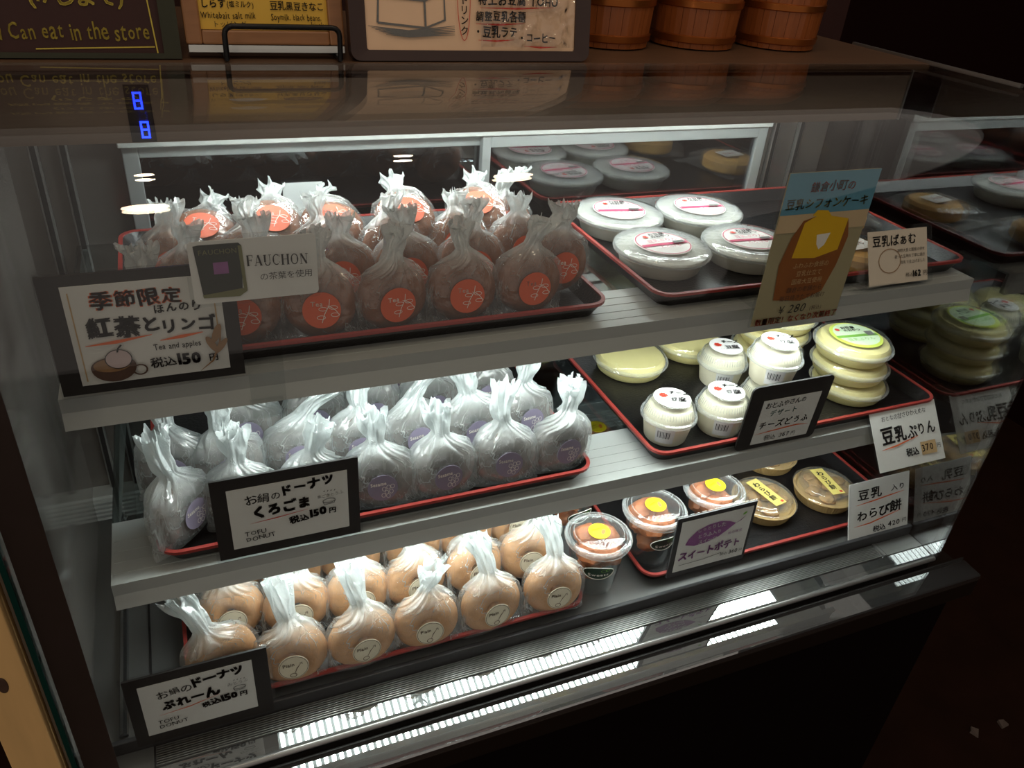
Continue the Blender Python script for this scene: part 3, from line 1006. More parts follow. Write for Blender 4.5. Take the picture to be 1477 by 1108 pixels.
# ------------------------------------------------------------------ cheese tofu cups (middle shelf)
def cheese_cup(loc, yaw, label):
    t = thing('cheese_tofu_cup', label, 'dessert cup', loc, (0, 0, R(yaw)), 'cheese tofu cups on the middle shelf')
    MB().lathe([(0, 0), (.0215, 0), (.0226, .0015), (.0268, .0262), (.0262, .0300), (.0225, .0390), (.020, .0405), (0, .0412)], 48).done('cup', M['cream'], t, True)
    MB().lathe([(.0273, .0250), (.0298, .0256), (.0304, .0275), (.0298, .0292), (.0276, .0300)], 48).done('lid_rim', M['lid_rim'], t, True)
    MB().lathe([(.0276, .0300), (.0262, .0345), (.0244, .0402), (.0234, .0412), (.0214, .0415), (.0208, .0462), (.0198, .0470), (0, .0470)], 48).done('lid', M['lid_clear'], t, True)
    mb = MB()
    for i in range(56):
        a = 2 * math.pi * i / 56
        mb.tube([(.0268 * math.cos(a), .0268 * math.sin(a), .0345), (.0248 * math.cos(a), .0248 * math.sin(a), .0405)], .0003, 4)
    mb.done('lid_ribs', M['lid_rim'], t)
    lb = MB().lathe([(0, .0476), (.0196, .0476), (.0196, .0472)], 40).done('label', M['label_white'], t)
    sh = Sheet(7)
    for a in range(8):
        sh.stroke([(-.0065 + .0006 * math.cos(a * .785), .006 + .0006 * math.sin(a * .785)), (-.0065 + .0042 * math.cos(a * .785), .006 + .0042 * math.sin(a * .785))], .0021, 'ink_red')
    sh.text('チーズ', -.0005, .0058, .0074, 'ink', .035, .05, -.42, sx=.9)
    sh.text('豆腐', -.0055, -.0050, .0080, 'ink', .015, .05, -.40)
    sh.text('とうふ', -.0125, -.003, .0028, 'ink_grey', 0, .03, -.6)
    sh.build(lb, Matrix.Translation((0, 0, .0477)) @ Matrix.Scale(1.08, 4) @ UP, 0)
    # price label with bars wrapped on the side
    a0, a1 = R(-150), R(-105)
    n = 10
    lo = [((.0238) * math.cos(a0 + (a1 - a0) * i / n), (.0238) * math.sin(a0 + (a1 - a0) * i / n), .005) for i in range(n + 1)]
    hi = [((.0270) * math.cos(a0 + (a1 - a0) * i / n), (.0270) * math.sin(a0 + (a1 - a0) * i / n), .0245) for i in range(n + 1)]
    bm = bmesh.new()
    A = [bm.verts.new(p) for p in lo]
    B = [bm.verts.new(p) for p in hi]
    for i in range(n):
        bm.faces.new((A[i], A[i + 1], B[i + 1], B[i]))
    me = bpy.data.meshes.new('side_label')
    bm.to_mesh(me)
    bm.free()
    me.materials.append(M['label_white'])
    sl = link('side_label', me, t)
    mb = MB()
    for i, (f0, wd) in enumerate(((.12, .04), (.2, .02), (.26, .05), (.36, .02), (.42, .04), (.5, .02), (.56, .06), (.66, .02), (.72, .04))):
        q = []
        for f, zf in ((f0, .35), (f0 + wd, .35), (f0 + wd, .8), (f0, .8)):
            r = .0240 + (.0270 - .0238) * zf
            a = a0 + (a1 - a0) * f
            q.append(mb.bm.verts.new((r * math.cos(a), r * math.sin(a), .005 + .0195 * zf)))
        mb.bm.faces.new(q)
    mb.done('print_bars', M['barcode'], sl)
    return t
zm = ZM + .0035
cheese_cup((.446, .568, zm), 0, 'cheese tofu cup with white top label, alone at the front left')
cheese_cup((.5115, .564, zm), 8, 'cheese tofu cup second from left, its label partly under the stacked cup')
cheese_cup((.5745, .570, zm), 10, 'cheese tofu cup hidden behind the black sign, carrying another cup')
cheese_cup((.5735, .572, zm + .0478), 4, 'cheese tofu cup stacked on top of another cup, the highest one')
cheese_cup((.570, .648, zm), 12, 'cheese tofu cup behind the stacked pair of cups')

# yellow pudding tubs in stacks
def yellow_tub(loc, yaw, label, top):
    t = thing('round_pudding_pack', label, 'pudding pack', loc, (0, 0, R(yaw)), 'shallow yellow puddings in stacks')
    MB().lathe([(0, 0), (.0370, 0), (.0392, .002), (.0425, .0130), (.0420, .0150), (.0385, .0195), (.025, .0208), (0, .0210)], 56).done('pudding', M['yellow_cream'], t, True)
    MB().lathe([(.0432, .0118), (.0454, .0124), (.0460, .0142), (.0450, .0160), (.0428, .0168)], 56).done('lid_rim', M['lid_rim'], t, True)
    MB().lathe([(.0428, .0168), (.0408, .0218), (.0385, .0234), (0, .0238)], 56).done('lid', M['lid_clear'], t, True)
    if top:
        lb = MB().lathe([(0, .0243), (.0300, .0242), (.0300, .0239)], 48).done('label', M['label_lime'], t)
        sh = Sheet(9)
        sh.oval(.001, .001, .0240, .0235, 'label_mint', 40)
        sh.rect(-.0245, -.0045, .0245, .0005, 'ink_green')
        sh.oval(-.0145, .0125, .0028, .0028, 'ink_red', 14)
        sh.text('お豆腐', -.009, .013, .0058, 'ink', .02, .01)
        sh.text('のおやつ', -.009, .0075, .0052, 'ink', .02, .01)
        sh.text('豆乳ぷりん', -.017, -.0125, .0065, 'ink_green', 0, .03)
        sh.rect(.012, -.0038, .021, .0048, 'ink_grey')
        sh.build(lb, Matrix.Translation((0, 0, .0244)) @ Matrix.Scale(1.11, 4) @ UP, 0)
    return t
hs = .0246
yellow_tub((.712, .586, zm), 0, 'shallow yellow pudding, lowest of the three-high front stack', False)
yellow_tub((.708, .590, zm + hs), 10, 'shallow yellow pudding, middle of the three-high front stack', False)
yellow_tub((.706, .592, zm + 2 * hs), -6, 'shallow pudding with lime-green label on top of the front stack', True)
for i, n_ in enumerate(('lowest', 'middle', 'topmost')):
    yellow_tub((.668 + .002 * i, .685 - .002 * i, zm + hs * i), 20 * i, 'shallow yellow pudding, %s of the stack behind the cheese cups' % n_, False)
yellow_tub((.479, .705, zm), 0, 'shallow yellow pudding alone at the back left of the tray', False)
yellow_tub((.574, .724, zm), 12, 'shallow yellow pudding at the back, behind the cheese tofu cups', False)

# ------------------------------------------------------------------ sweet potato cups (bottom)
def lump(seed, c, r):
    mb = MB()
    bmesh.ops.create_icosphere(mb.bm, subdivisions=3, radius=1)
    for v in mb.bm.verts:
        q = v.co.copy()
        k = 1 + .28 * noise.noise(q * 1.7 + Vector((seed, 0, 0))) + .08 * noise.noise(q * 5 + Vector((seed, 3, 0)))
        v.co = Vector(c) + Vector((q.x * r[0], q.y * r[1], q.z * r[2])) * k
    return mb
POT = None
def potato_cup(loc, yaw, label):
    global POT
    if POT:
        return dup(POT, loc, (0, 0, R(yaw)), label)
    t = thing('sweet_potato_cup', label, 'dessert cup', loc, (0, 0, R(yaw)), 'sweet potato cups on the bottom deck')
    MB().lathe([(0, .004), (.021, .004), (.0225, 0), (.0238, .0005), (.0262, .022), (.0318, .080), (.0338, .0815), (.0338, .0835), (.0308, .0835), (.0252, .022), (.0235, .0055), (0, .0055)], 56).done('cup', M['cup_clear'], t, True)
    MB().lathe([(.0345, .0795), (.0362, .0805), (.0368, .0845), (.0352, .0872), (.0330, .0880)], 56).done('lid_rim', M['lid_rim'], t, True)
    mb = MB()
    mb.lathe([(.0330, .0880), (.0318, .0855), (.0296, .0862), (.0284, .0905), (.0275, .0912), (0, .0912)], 56)
    mb.done('lid', M['lid_clear'], t, True)
    for rr_ in (.0270, .0312):
        MB().tube([(rr_ * math.cos(i * .1309), rr_ * math.sin(i * .1309), .0914 if rr_ < .03 else .0866) for i in range(48)], .0004, 5, True).done('lid_ring', M['lid_rim'], t, True)
    for k, (c, r) in enumerate((((-.008, -.006, .036), (.013, .012, .011)), ((.009, .004, .040), (.013, .012, .012)), ((-.006, .009, .053), (.013, .012, .011)), ((.010, -.009, .056), (.013, .012, .012)), ((-.011, -.008, .066), (.014, .013, .012)), ((.010, .008, .071), (.015, .014, .011)), ((-.006, .012, .074), (.013, .012, .010)))):
        lump(k * 7.3, c, [q_ * 1.18 for q_ in r]).done('potato_piece', M['potato'], t, True)
    lb = MB().lathe([(0, .0924), (.0118, .0924), (.0118, .0916)], 32).done('lid_sticker', M['label_yellow'], t)
    sh = Sheet(4)
    sh.oval(.0035, -.0025, .0045, .0022, 'ink_orange', 18, rot=.9)
    sh.text('Sweet', -.0075, .0025, .0034, 'ink_brown', .01)
    sh.text('Potato', -.0080, -.0015, .0030, 'ink_brown', .01)
    sh.build(lb, Matrix.Translation((0, 0, .0925)) @ UP, 0)
    # oval side label, curved with the wall
    bm = bmesh.new()
    def on(fx, fz, lift):
        zz_ = .050 + fz * .0125
        r = .0262 + (.0318 - .0262) * (zz_ - .022) / .058 + lift
        a = R(-110) + fx * .62
        return (r * math.cos(a), r * math.sin(a), zz_)
    n = 12
    P = [[bm.verts.new(on(u * math.sqrt(max(0, 1 - v * v)), v, .0006)) for u in [(-1 + 2 * i / n) for i in range(n + 1)]] for v in [(-1 + 2 * q / n) * .999 for q in range(n + 1)]]
    for q in range(n):
        for i in range(n):
            bm.faces.new((P[q][i], P[q][i + 1], P[q + 1][i + 1], P[q + 1][i]))
    me = bpy.data.meshes.new('oval_label')
    bm.to_mesh(me)
    bm.free()
    me.materials.append(M['label_green'])
    ol = link('oval_label', me, t)
    MB().tube([on(.93 * math.cos(i / 40 * 6.2832), .93 * math.sin(i / 40 * 6.2832), .0008) for i in range(40)], .00045, 6, True).done('label_ring', M['ink_white'], ol)
    sh = Sheet(6)
    sh.text('Sweets', -.0115, -.006, .0068, 'ink_white', .015, .03, .06)
    sh.ring(.005, .005, .003, .0025, .0006, 'ink_green', 14)
    sh.ring(.009, .006, .002, .0022, .0006, 'ink_green', 14)
    sh.build(ol, None, 0)
    for c in ol.children:
        if c.name.startswith('label_ring'):
            continue
        for v in c.data.vertices:
            v.co = on(v.co.x / (.0290 * .62), v.co.z / .0125, .0009)
    for q in list(t.children):
        for o_ in [q] + list(q.children):
            o_.data.transform(Matrix.Scale(.79, 4, (0, 0, 1)))
    POT = t
    return t
zf = ZF + .0035
potato_cup((.366, .540, ZF), 0, 'sweet potato cup with yellow lid sticker standing on the bare steel deck beside the trays')
potato_cup((.445, .556, zf), 22, 'sweet potato cup at the left end of the tray, behind the first cup')
potato_cup((.532, .566, zf), 30, 'sweet potato cup behind the purple-drawing price sign')
potato_cup((.452, .712, zf), 20, 'sweet potato cup at the back left of its tray, seen through the shelf glass')
potato_cup((.374, .628, ZF), 30, 'sweet potato cup at the rear, in the gap between the two bottom trays')

# ------------------------------------------------------------------ kinako mochi packs (bottom right)
def mochi_pack(loc, yaw, label):
    t = thing('mochi_pack', label, 'mochi pack', loc, (0, 0, R(yaw)), 'round mochi packs on the bottom tray')
    mb = MB()
    mb.lathe([(0, 0), (.0345, 0), (.0362, .0015), (.0402, .0175), (.0415, .018), (.0415, .0192), (.0385, .0195), (.036, .016), (0, .016)], 64)
    for i in range(64):
        a = 2 * math.pi * i / 64
        mb.tube([(.0366 * math.cos(a), .0366 * math.sin(a), .003), (.0402 * math.cos(a), .0402 * math.sin(a), .0168)], .0005, 5)
    mb.done('tub', M['tan_tub'], t, True)
    mb = MB()
    for i in range(9):
        a = i * 2.4
        r = .006 + .0075 * math.sqrt(i)
        q = lump(i * 3.1, (r * math.cos(a), r * math.sin(a), .0205), (.0105, .009, .0055))
        tmp = bpy.data.meshes.new('tmp')
        q.bm.to_mesh(tmp)
        q.bm.free()
        mb.bm.from_mesh(tmp)
        bpy.data.meshes.remove(tmp)
    o = mb.done('mochi_filling', M['mochi'], t, True)
    o['kind'] = 'stuff'
    MB().lathe([(.0408, .0185), (.0425, .0195), (.0428, .0215), (.0415, .0232), (.0392, .0238), (.0375, .0285), (.034, .0305), (.018, .0318), (0, .032)], 64).done('lid', M['lid_clear'], t, True)
    film(.0345, .0312, .02, loc[0] * 70, M['lid_clear'], 'shrink_film', t)
    lb = MB().box(-.0095, .0095, -.0265, .0265, .0330, .0336).done('label', M['label_straw'], t)
    sh = Sheet(8)
    sh.text('わらび餅', -.0055, .013, .0098, 'ink', .02, .04, vert=True)
    sh.rect(.0035, -.0245, .0075, -.0205, 'ink_red')
    sh.build(lb, Matrix.Translation((0, 0, .0337)) @ UP, 0)
    return t
for q, (x, y, yw, l) in enumerate(((.629, .580, 10, 'round tan mochi pack with straw label, beside the purple price sign'), (.722, .574, -6, 'round tan mochi pack with straw label, right, behind the white price card'), (.698, .662, 4, 'round tan mochi pack behind the other two, under the shelf edge'))):
    if q == 0:
        mp0 = mochi_pack((x, y, zf), yw, l)
        for k in list(mp0.children):
            for o_ in [k] + list(k.children):
                o_.data.transform(Matrix.Diagonal((.96, .96, .80, 1)))
    else:
        dup(mp0, (x, y, zf), (0, 0, R(yw)), l)

# ------------------------------------------------------------------ price signs in the case
def sign(name, label, loc, tilt=0, yaw=0, cat='price sign', group=None):
    """upright sign whose bottom centre stands at loc, leaning back by tilt degrees"""
    return thing(name, label, cat, loc, (R(-tilt), 0, R(yaw)), group)

def stand(t, w, h, depth=.03):
    """clear holder: sleeve behind the card and a foot on the shelf"""
    MB().box(-w / 2 - .0015, w / 2 + .0015, .0022, .0032, .0004, h + .001).done('clear_holder', M['acrylic'], t)

def cup_drawing(sh, x, y, s):
    sh.oval(x, y, .0145 * s, .0075 * s, 'ink_brown', 30)
    sh.poly([(x - .0145 * s, y)] + arc(x, y - .001 * s, .0145 * s, 180, 360, 16, .0115 * s) + [(x + .0145 * s, y)], 'ink_brown')
    sh.oval(x - .001 * s, y + .001 * s, .0118 * s, .0055 * s, 'ink_leaf', 26)
    sh.ring(x + .0165 * s, y - .005 * s, .0045 * s, .004 * s, .0012 * s, 'ink_brown', 16)
    sh.oval(x + .004 * s, y + .0055 * s, .0085 * s, .0075 * s, 'ink_pinkish', 26)
    sh.ring(x + .004 * s, y + .0055 * s, .0085 * s, .0075 * s, .0006 * s, 'ink', 26)
    sh.stroke([(x + .004 * s, y + .011 * s), (x + .005 * s, y + .014 * s), (x + .0075 * s, y + .0165 * s)], .0012 * s, 'ink')

# tea and apple sign
t = sign('price_sign', 'black-framed sign with orange seasonal heading and a teacup drawing, at upper left', (-.0305, .521, ZT + .0012), 0, 0)
card('black_backing', .117, .087, .002, M['card_black'], t, 0, .0475)
c = card('paper_card', .0945, .0725, .0006, M['paper'], t, .0015, .0472, -.0007)
stand(t, .117, .091)
sh = Sheet(21)
X0, Z0 = .0015, .0472
for a in ((-.0435, -.033, -.0435, .032), (.0425, -.020, .0425, .030)):
    sh.stroke([(X0 + a[0], Z0 + a[1]), (X0 + a[2], Z0 + a[3])], .0008, 'ink_tan')
sh.text('季節限定', -.031, .067, .0132, 'ink_orange', .03, .05, sx=1.06)
sh.text('紅茶', -.0365, .0465, .0165, 'ink', .05, .05)
sh.text('と', -.0035, .0475, .0120, 'ink', .03, .05)
sh.text('ほんのり', .0050, .0600, .0078, 'ink', .02, .05)
sh.text('リンゴ', .0075, .0450, .0118, 'ink', .03, .05)
sh.stroke([(-.0385, .0410), (-.02, .0420), (.002, .0446)], .0026, 'ink_orange', taper=True)
sh.stroke([(.0065, .0395), (.02, .0408), (.034, .0424)], .0026, 'ink_orange', taper=True)
sh.text('Tea and apples', .0015, .0325, .0062, 'ink', .01, .04, sx=.72)
sh.text('税込', -.0020, .0195, .0082, 'ink', .015, .05)
sh.text('150', .0150, .0195, .0118, 'ink', .04, .03)
sh.text('円', .0355, .0200, .0062, 'ink', .02, .03)
cup_drawing(sh, -.0245, .0245, .95)
sh.stroke([(.029, .013), (.038, .020), (.044, .034), (.046, .046)], .0014, 'ink_leaf', taper=True)
sh.oval(.0425, .041, .0075, .0026, 'ink_leaf', 18, rot=1.2)
sh.oval(.0385, .033, .0070, .0024, 'ink_leaf', 18, rot=2.0)
sh.oval(.0445, .031, .0070, .0022, 'ink_leaf', 18, rot=.9)
sh.build(t, None, .001)

def serif(sh, word, x, y, h, width):
    """classic capitals with thick stems, thin strokes and bracket serifs"""
    T, t = .16, .05
    F = {
        'F': (.66, [((.14, 0), (.14, 1), T), ((.1, .97), (.62, .97), t), ((.62, .99), (.62, .76), t), ((.2, .52), (.48, .52), t), ((.48, .62), (.48, .42), t), ((0, .02), (.3, .02), t), ((0, .98), (.2, .98), t)]),
        'A': (.86, [((.12, 0), (.42, 1), t), ((.42, 1), (.72, 0), T), ((.2, .32), (.6, .32), t), ((0, .02), (.26, .02), t), ((.58, .02), (.86, .02), t)]),
        'U': (.82, [((.16, 1), (.16, .3), T), ((.66, 1), (.66, .3), t), ((0, .98), (.32, .98), t), ((.52, .98), (.82, .98), t), 'u']),
        'C': (.80, ['c', ((.72, .98), (.72, .72), t), ((.72, .3), (.74, .2), t)]),
        'H': (.88, [((.16, 0), (.16, 1), T), ((.72, 0), (.72, 1), T), ((.16, .52), (.72, .52), t), ((0, .02), (.32, .02), t), ((0, .98), (.32, .98), t), ((.56, .02), (.88, .02), t), ((.56, .98), (.88, .98), t)]),
        'O': (.86, ['o']),
        'N': (.88, [((.14, 0), (.14, 1), t), ((.14, 1), (.72, 0), T), ((.72, 0), (.72, 1), t), ((0, .02), (.28, .02), t), ((0, .98), (.2, .98), t), ((.58, .98), (.88, .98), t)]),
    }
    tot = sum(F[c][0] + .1 for c in word)
    k = width / tot
    for c in word:
        for e in F[c][1]:
            if e == 'u':
                sh.stroke([(x + k * (.41 + .25 * math.cos(R(a))), y + h * (.3 + .3 * math.sin(R(a)))) for a in range(180, 361, 15)], .09 * h, 'ink', 'lettering')
            elif e in ('c', 'o'):
                rng = range(50, 316, 15) if e == 'c' else range(0, 360, 15)
                pts = [(x + k * (.42 + .34 * math.cos(R(a))), y + h * (.5 + .48 * math.sin(R(a)))) for a in rng]
                sh.stroke(pts, .09 * h, 'ink', 'lettering', closed=(e == 'o'))
                sh.stroke([(x + k * (.10 + .02 * abs(q)), y + h * (.5 + .3 * q)) for q in (-1, -.5, 0, .5, 1)], .13 * h, 'ink', 'lettering', taper=True)
                if e == 'o':
                    sh.stroke([(x + k * (.74 - .02 * abs(q)), y + h * (.5 + .3 * q)) for q in (-1, -.5, 0, .5, 1)], .13 * h, 'ink', 'lettering', taper=True)
            else:
                a, b, wd = e
                sh.stroke([(x + k * a[0], y + h * a[1]), (x + k * b[0], y + h * b[1])], wd * h, 'ink', 'lettering')
        x += (F[c][0] + .1) * k

# small tin card
t = sign('tin_card', 'white rounded card with a dark tea tin picture in front of the tea donuts', (.0405, .497, ZT - .02), 0, 0, 'card')
card('clear_sleeve', .0835, .0480, .0012, M['acrylic'], t, 0, .1165, 0, .004)
c = card('paper_card', .0785, .0425, .0006, M['paper'], t, 0, .1165, -.0008, .003)
MB().box(-.012, .012, .0014, .0022, .0, .096).done('clear_stem', M['acrylic'], t)
MB().box(-.012, .012, .0014, .030, -.0006, .0).done('clear_foot', M['acrylic'], t)
sh = Sheet(22)
zc = .1165
sh.poly([(-.0360, zc + .0185), (-.0335, zc - .0170), (-.0095, zc - .0145), (-.0072, zc + .0170), (-.0090, zc + .0190), (-.0330, zc + .0190)], 'tin')
sh.poly([(-.0335, zc - .0170), (-.0115, zc - .0178), (-.0065, zc - .0145), (-.0065, zc - .012), (-.0340, zc - .0148)], 'tin_edge')
sh.poly([(-.0095, zc + .0172), (-.0072, zc + .0170), (-.0064, zc - .0135), (-.0085, zc - .0138)], 'tin_edge')
sh.rect(-.0255, zc - .001, -.0165, zc + .007, 'ink_purple')
sh.text('FAUCHON', -.0335, zc + .0125, .0048, 'tin_edge', 0, .0, sx=.95)
serif(sh, 'FAUCHON', -.0052, zc + .0030, .0072, .0385)
sh.text('の茶葉を使用', .0015, zc - .0055, .0056, 'ink', 0, .01)
sh.build(t, None, .0011)

# black sesame sign
def donut_sign(t, kuro):
    sh = Sheet(23 if kuro else 24)
    sh.text('お絹の', -.033, .0505, .0095, 'ink_grey', .005, .08, .06)
    sh.text('ドーナツ', -.0065, .0535, .0120, 'ink', .05, .06, .09, sx=.93)
    if kuro:
        sh.text('くろごま', -.029, .0360, .0128, 'ink', .05, .05, .05, sx=.92)
        sh.stroke([(-.031, .0310), (-.010, .0325), (.015, .0352)], .0009, 'ink_red', taper=True)
    else:
        sh.text('ぷれーん', -.031, .0345, .0128, 'ink', .045, .05, .09, sx=.92)
        sh.stroke([(-.034, .0295), (-.010, .0315), (.015, .0372)], .0010, 'ink_orange', taper=True)
    sh.text('税込', -.0005, .0235 + (0 if kuro else .002), .0080, 'ink', .035, .08, .08)
    sh.text('150', .0160, .0262 + (0 if kuro else .001), .0105, 'ink', .05, .04, .06)
    sh.text('円', .0312, .0270 + (0 if kuro else .001), .0065, 'ink', .03, .04)
    sh.text('TOFU', -.0365, .0190, .0062, 'ink', .004, .05, .04)
    sh.text('DONUT', -.0360, .0130, .0062, 'ink', .004, .05, .06)
    sh.text('黒ごまとうふ' if kuro else 'おとうふ', .0225, .0445, .0036 if kuro else .0044, 'ink_grey', .0, .08, .06)
    sh.ring(.0320, .0405, .0050, .0022, .0008, 'ink_grey', 16)
    sh.stroke([(.027, .0400), (.028, .0370), (.036, .0375), (.037, .0405)], .0008, 'ink_grey')
    for k in range(4):
        sh.stroke([(.028 + k * .0028, .0505), (.0288 + k * .0028, .0518)], .0007, 'ink_grey')
    sh.build(t, None, .001)

t = sign('price_sign', 'black-framed sign for black sesame donuts with a small grey bowl drawing, middle shelf', (.0485, .516, ZM - .0005), 0, 0)
card('black_backing', .115, .081, .002, M['card_black'], t, 0, .046)
card('paper_card', .094, .0605, .0006, M['paper'], t, .001, .0455, -.0007)
stand(t, .117, .086)
donut_sign(t, True)
for c in t.children:
    if c.name.startswith(('lettering', 'drawing')):
        c.location = (.0, 0, .0085)
t = sign('price_sign', 'black-framed sign for plain tofu donuts at the lower left corner of the case', (-.041, .492, H - .6535), 0, 0)
card('black_backing', .114, .0845, .002, M['card_black'], t, 0, .0445)
card('paper_card', .0905, .0625, .0006, M['paper'], t, -.0015, .0452, -.0007)
stand(t, .117, .087)
donut_sign(t, False)
for c in t.children:
    if c.name.startswith(('lettering', 'drawing')):
        c.location = (-.001, 0, .008)

# cheese tofu sign
t = sign('price_sign', 'black-bordered sign with grey-green writing in front of the cheese tofu cups', (.556, .522, ZM + .0005), -3, 0)
card('black_backing', .104, .0815, .002, M['card_black'], t, 0, .0415, 0, .006)
card('paper_card', .0745, .0570, .0006, M['paper'], t, .0035, .0350, -.0007)
stand(t, .104, .082)
sh = Sheet(25)
sh.text('おとふやさんの', -.030, .0535, .0078, 'ink', .01, .06, .03, sx=.96)
sh.text('デザート', -.022, .0420, .0092, 'ink_teal', .015, .06, .03)
sh.text('チーズどうふ', -.0315, .0265, .0112, 'ink', .015, .06, .02, sx=.98)
sh.stroke([(-.033, .0205), (-.005, .0225), (.020, .0240), (.036, .0222)], .0016, 'ink_orange', taper=True)
sh.text('税込', -.019, .0105, .0078, 'ink', .0, .04)
sh.text('367', .0005, .0108, .0088, 'ink', .0, .04)
sh.text('円', .0160, .0112, .0062, 'ink', .0, .04)
sh.build(t, None, .001)

# sweet potato sign
t = sign('price_sign', 'grey-framed sign with a purple sweet potato drawing and purple writing, bottom tray', (.487, .500, ZF + .017), 2, 0)
card('black_backing', .102, .083, .002, M['dark_frame'], t, 0, .043)
card('paper_card', .092, .0700, .0006, M['paper'], t, .001, .0440, -.0007)
stand(t, .102, .084)
sh = Sheet(26)
sh.poly([(-.036, .046), (-.033, .054), (-.024, .063), (-.010, .068), (.005, .069), (.018, .0655), (.027, .061), (.016, .053), (.006, .047), (-.008, .043), (-.024, .042)], 'ink_purple')
sh.stroke([(.027, .061), (.033, .064), (.038, .0685)], .0012, 'ink_purple', taper=True)
sh.oval(.036, .0725, .003, .0014, 'ink_green', 14, rot=.5)
for k, tx in enumerate(('しっとりした', 'とうふ入り', 'スイーツ')):
    sh.text(tx, -.024 + .002 * k, .0605 - .0085 * k, .0062, 'paper', .02, .05, .04)
sh.text('秋の味覚', .018, .0475, .0048, 'ink_purple', .0, .05)
sh.text('スイートポテト', -.042, .0255, .0122, 'ink_purple', .03, .07, .05, sx=.95)
sh.stroke([(-.040, .0190), (-.010, .0195), (.015, .0225)], .0008, 'ink_grey')
sh.text('税込', .0135, .0180, .0050, 'ink', .0, .05)
sh.text('360', .0255, .0175, .0075, 'ink', .01, .04, .04)
sh.text('円', .0392, .0180, .0045, 'ink', .0, .04)
sh.build(t, None, .001)

# white price cards
t = sign('price_card', 'white price card with tan price patch leaning on the middle shelf edge', (.7385, .4835, ZM - .0435), 37, 0)
card('clear_sleeve', .108, .075, .0008, M['acrylic'], t, 0, .0375)
card('paper_card', .1005, .070, .0006, M['paper'], t, 0, .0372, -.0007)
sh = Sheet(27)
sh.text('おとなの甘さひかえめな', -.0350, .0580, .0066, 'ink', .0, .06, .03, sx=.95)
sh.text('豆乳', -.0395, .0335, .0200, 'ink', .025, .04, 0, sx=.95)
sh.text('ぷりん', .0000, .0345, .0165, 'ink', .015, .05, .04, sx=.88)
sh.stroke([(-.042, .0265), (-.02, .0285), (.015, .0345)], .0020, 'ink_orange', taper=True)
sh.rect(.0155, .0115, .0390, .0265, 'ink_tan')
sh.text('税込', -.0080, .0140, .0098, 'ink', .025, .05)
sh.text('370', .0160, .0150, .0115, 'ink', .01, .04, .05)
sh.text('円', .0395, .0170, .0062, 'ink', .0, .05)
sh.build(t, None, .001)

t = sign('price_card', 'white price card with two orange underlines standing at the right end of the bottom deck', (.747, .4945, H - .6555), 21, 0)
t.scale = (1, 1, .77)
card('clear_sleeve', .102, .114, .0008, M['acrylic'], t, 0, .057)
card('paper_card', .097, .106, .0006, M['paper'], t, 0, .056, -.0007)
sh = Sheet(28)
sh.text('豆乳', -.036, .079, .0205, 'ink', .02, .04, .02)
sh.text('入り', .018, .083, .0120, 'ink', .01, .04)
sh.stroke([(-.037, .0715), (-.01, .0735), (.018, .0765), (.040, .0785)], .0022, 'ink_orange', taper=True)
sh.text('わらび', -.036, .045, .0190, 'ink', .02, .04, .03, sx=.92)
sh.text('餅', .0165, .049, .0200, 'ink', .02, .04)
sh.stroke([(-.040, .036), (-.015, .037), (.005, .041), (.036, .047)], .0022, 'ink_orange', taper=True)
sh.text('税込', -.010, .0210, .0105, 'ink', .015, .04)
sh.text('420', .0140, .0225, .0120, 'ink', .01, .04, .04)
sh.text('円', .0375, .0250, .0075, 'ink', .0, .04)
sh.build(t, None, .001)

t = sign('price_card', 'small cream price card with a faint ring drawing at the right of the top shelf', (.6665, .529, ZT + .003), 25, 0)
card('clear_sleeve', .091, .060, .0008, M['acrylic'], t, .002, .030)
card('paper_card', .0790, .0540, .0006, M['paper_warm'], t, 0, .0290, -.0007)
MB().box(-.060, .040, -.004, .012, .0002, .0010).done('clear_foot', M['acrylic'], t)
sh = Sheet(29)
sh.text('豆乳ばぁむ', -.0345, .0415, .0118, 'ink', .015, .01, 0)
sh.ring(-.012, .0255, .0145, .0120, .0008, 'ink_leaf', 30)
for k, tx in enumerate(('地野大豆と国産の卵を', '使った生地を丁寧に焼き', '豆乳で仕上げました')):
    sh.text(tx, .036, .0335 - .006 * k, .0038, 'ink', .0, .01, align='r')
sh.text('税込', .0085, .0080, .0046, 'ink', .0, .01)
sh.text('162', .0180, .0075, .0085, 'ink', .03, .02)
sh.text('円', .0325, .0080, .0055, 'ink', .01, .02)
sh.build(t, None, .001)

# tall poster card
t = sign('poster_card', 'tall narrow poster card with blue top and a yellow-packed cake picture', (.513, .502, H - .3205), 0, 0, 'poster')
PW, PH = .098, .141
card('print_sheet', PW, PH, .0008, M['khaki'], t, 0, PH / 2 + .001)
MB().box(-PW / 2 - .002, PW / 2 + .002, .0009, .0022, 0, PH + .003).done('clear_stand', M['acrylic'], t)
MB().box(-.03, .03, .002, .060, .0048, .0056).done('clear_foot', M['acrylic'], t)
sh = Sheet(30)
b0 = -PW / 2
sh.rect(b0, .106, -b0, PH + .001, 'sky_blue')
sh.rect(b0, .090, -b0, .106, 'peach')
sh.poly([(-.032, .026), (-.036, .060), (-.030, .085), (-.022, .100), (-.006, .104), (.028, .099), (.034, .082), (.030, .055), (.022, .030), (.0, .022)], 'chiffon')
sh.poly([(-.024, .066), (-.020, .098), (-.006, .105), (.028, .099), (.026, .070), (.002, .064)], 'pack_yellow')
sh.poly([(-.003, .086), (.012, .087), (.0085, .076), (.0035, .072), (-.0005, .077)], 'ink_white')
sh.poly([(-.014, .104), (-.010, .109), (.002, .108), (.008, .102)], 'pack_yellow')
sh.text('鎌倉小町の', -.024, .1260, .0098, 'ink_red', .01, .03)
sh.text('豆乳シフォンケーキ', -.046, .1115, .0100, 'ink_yellow', .01, .03)
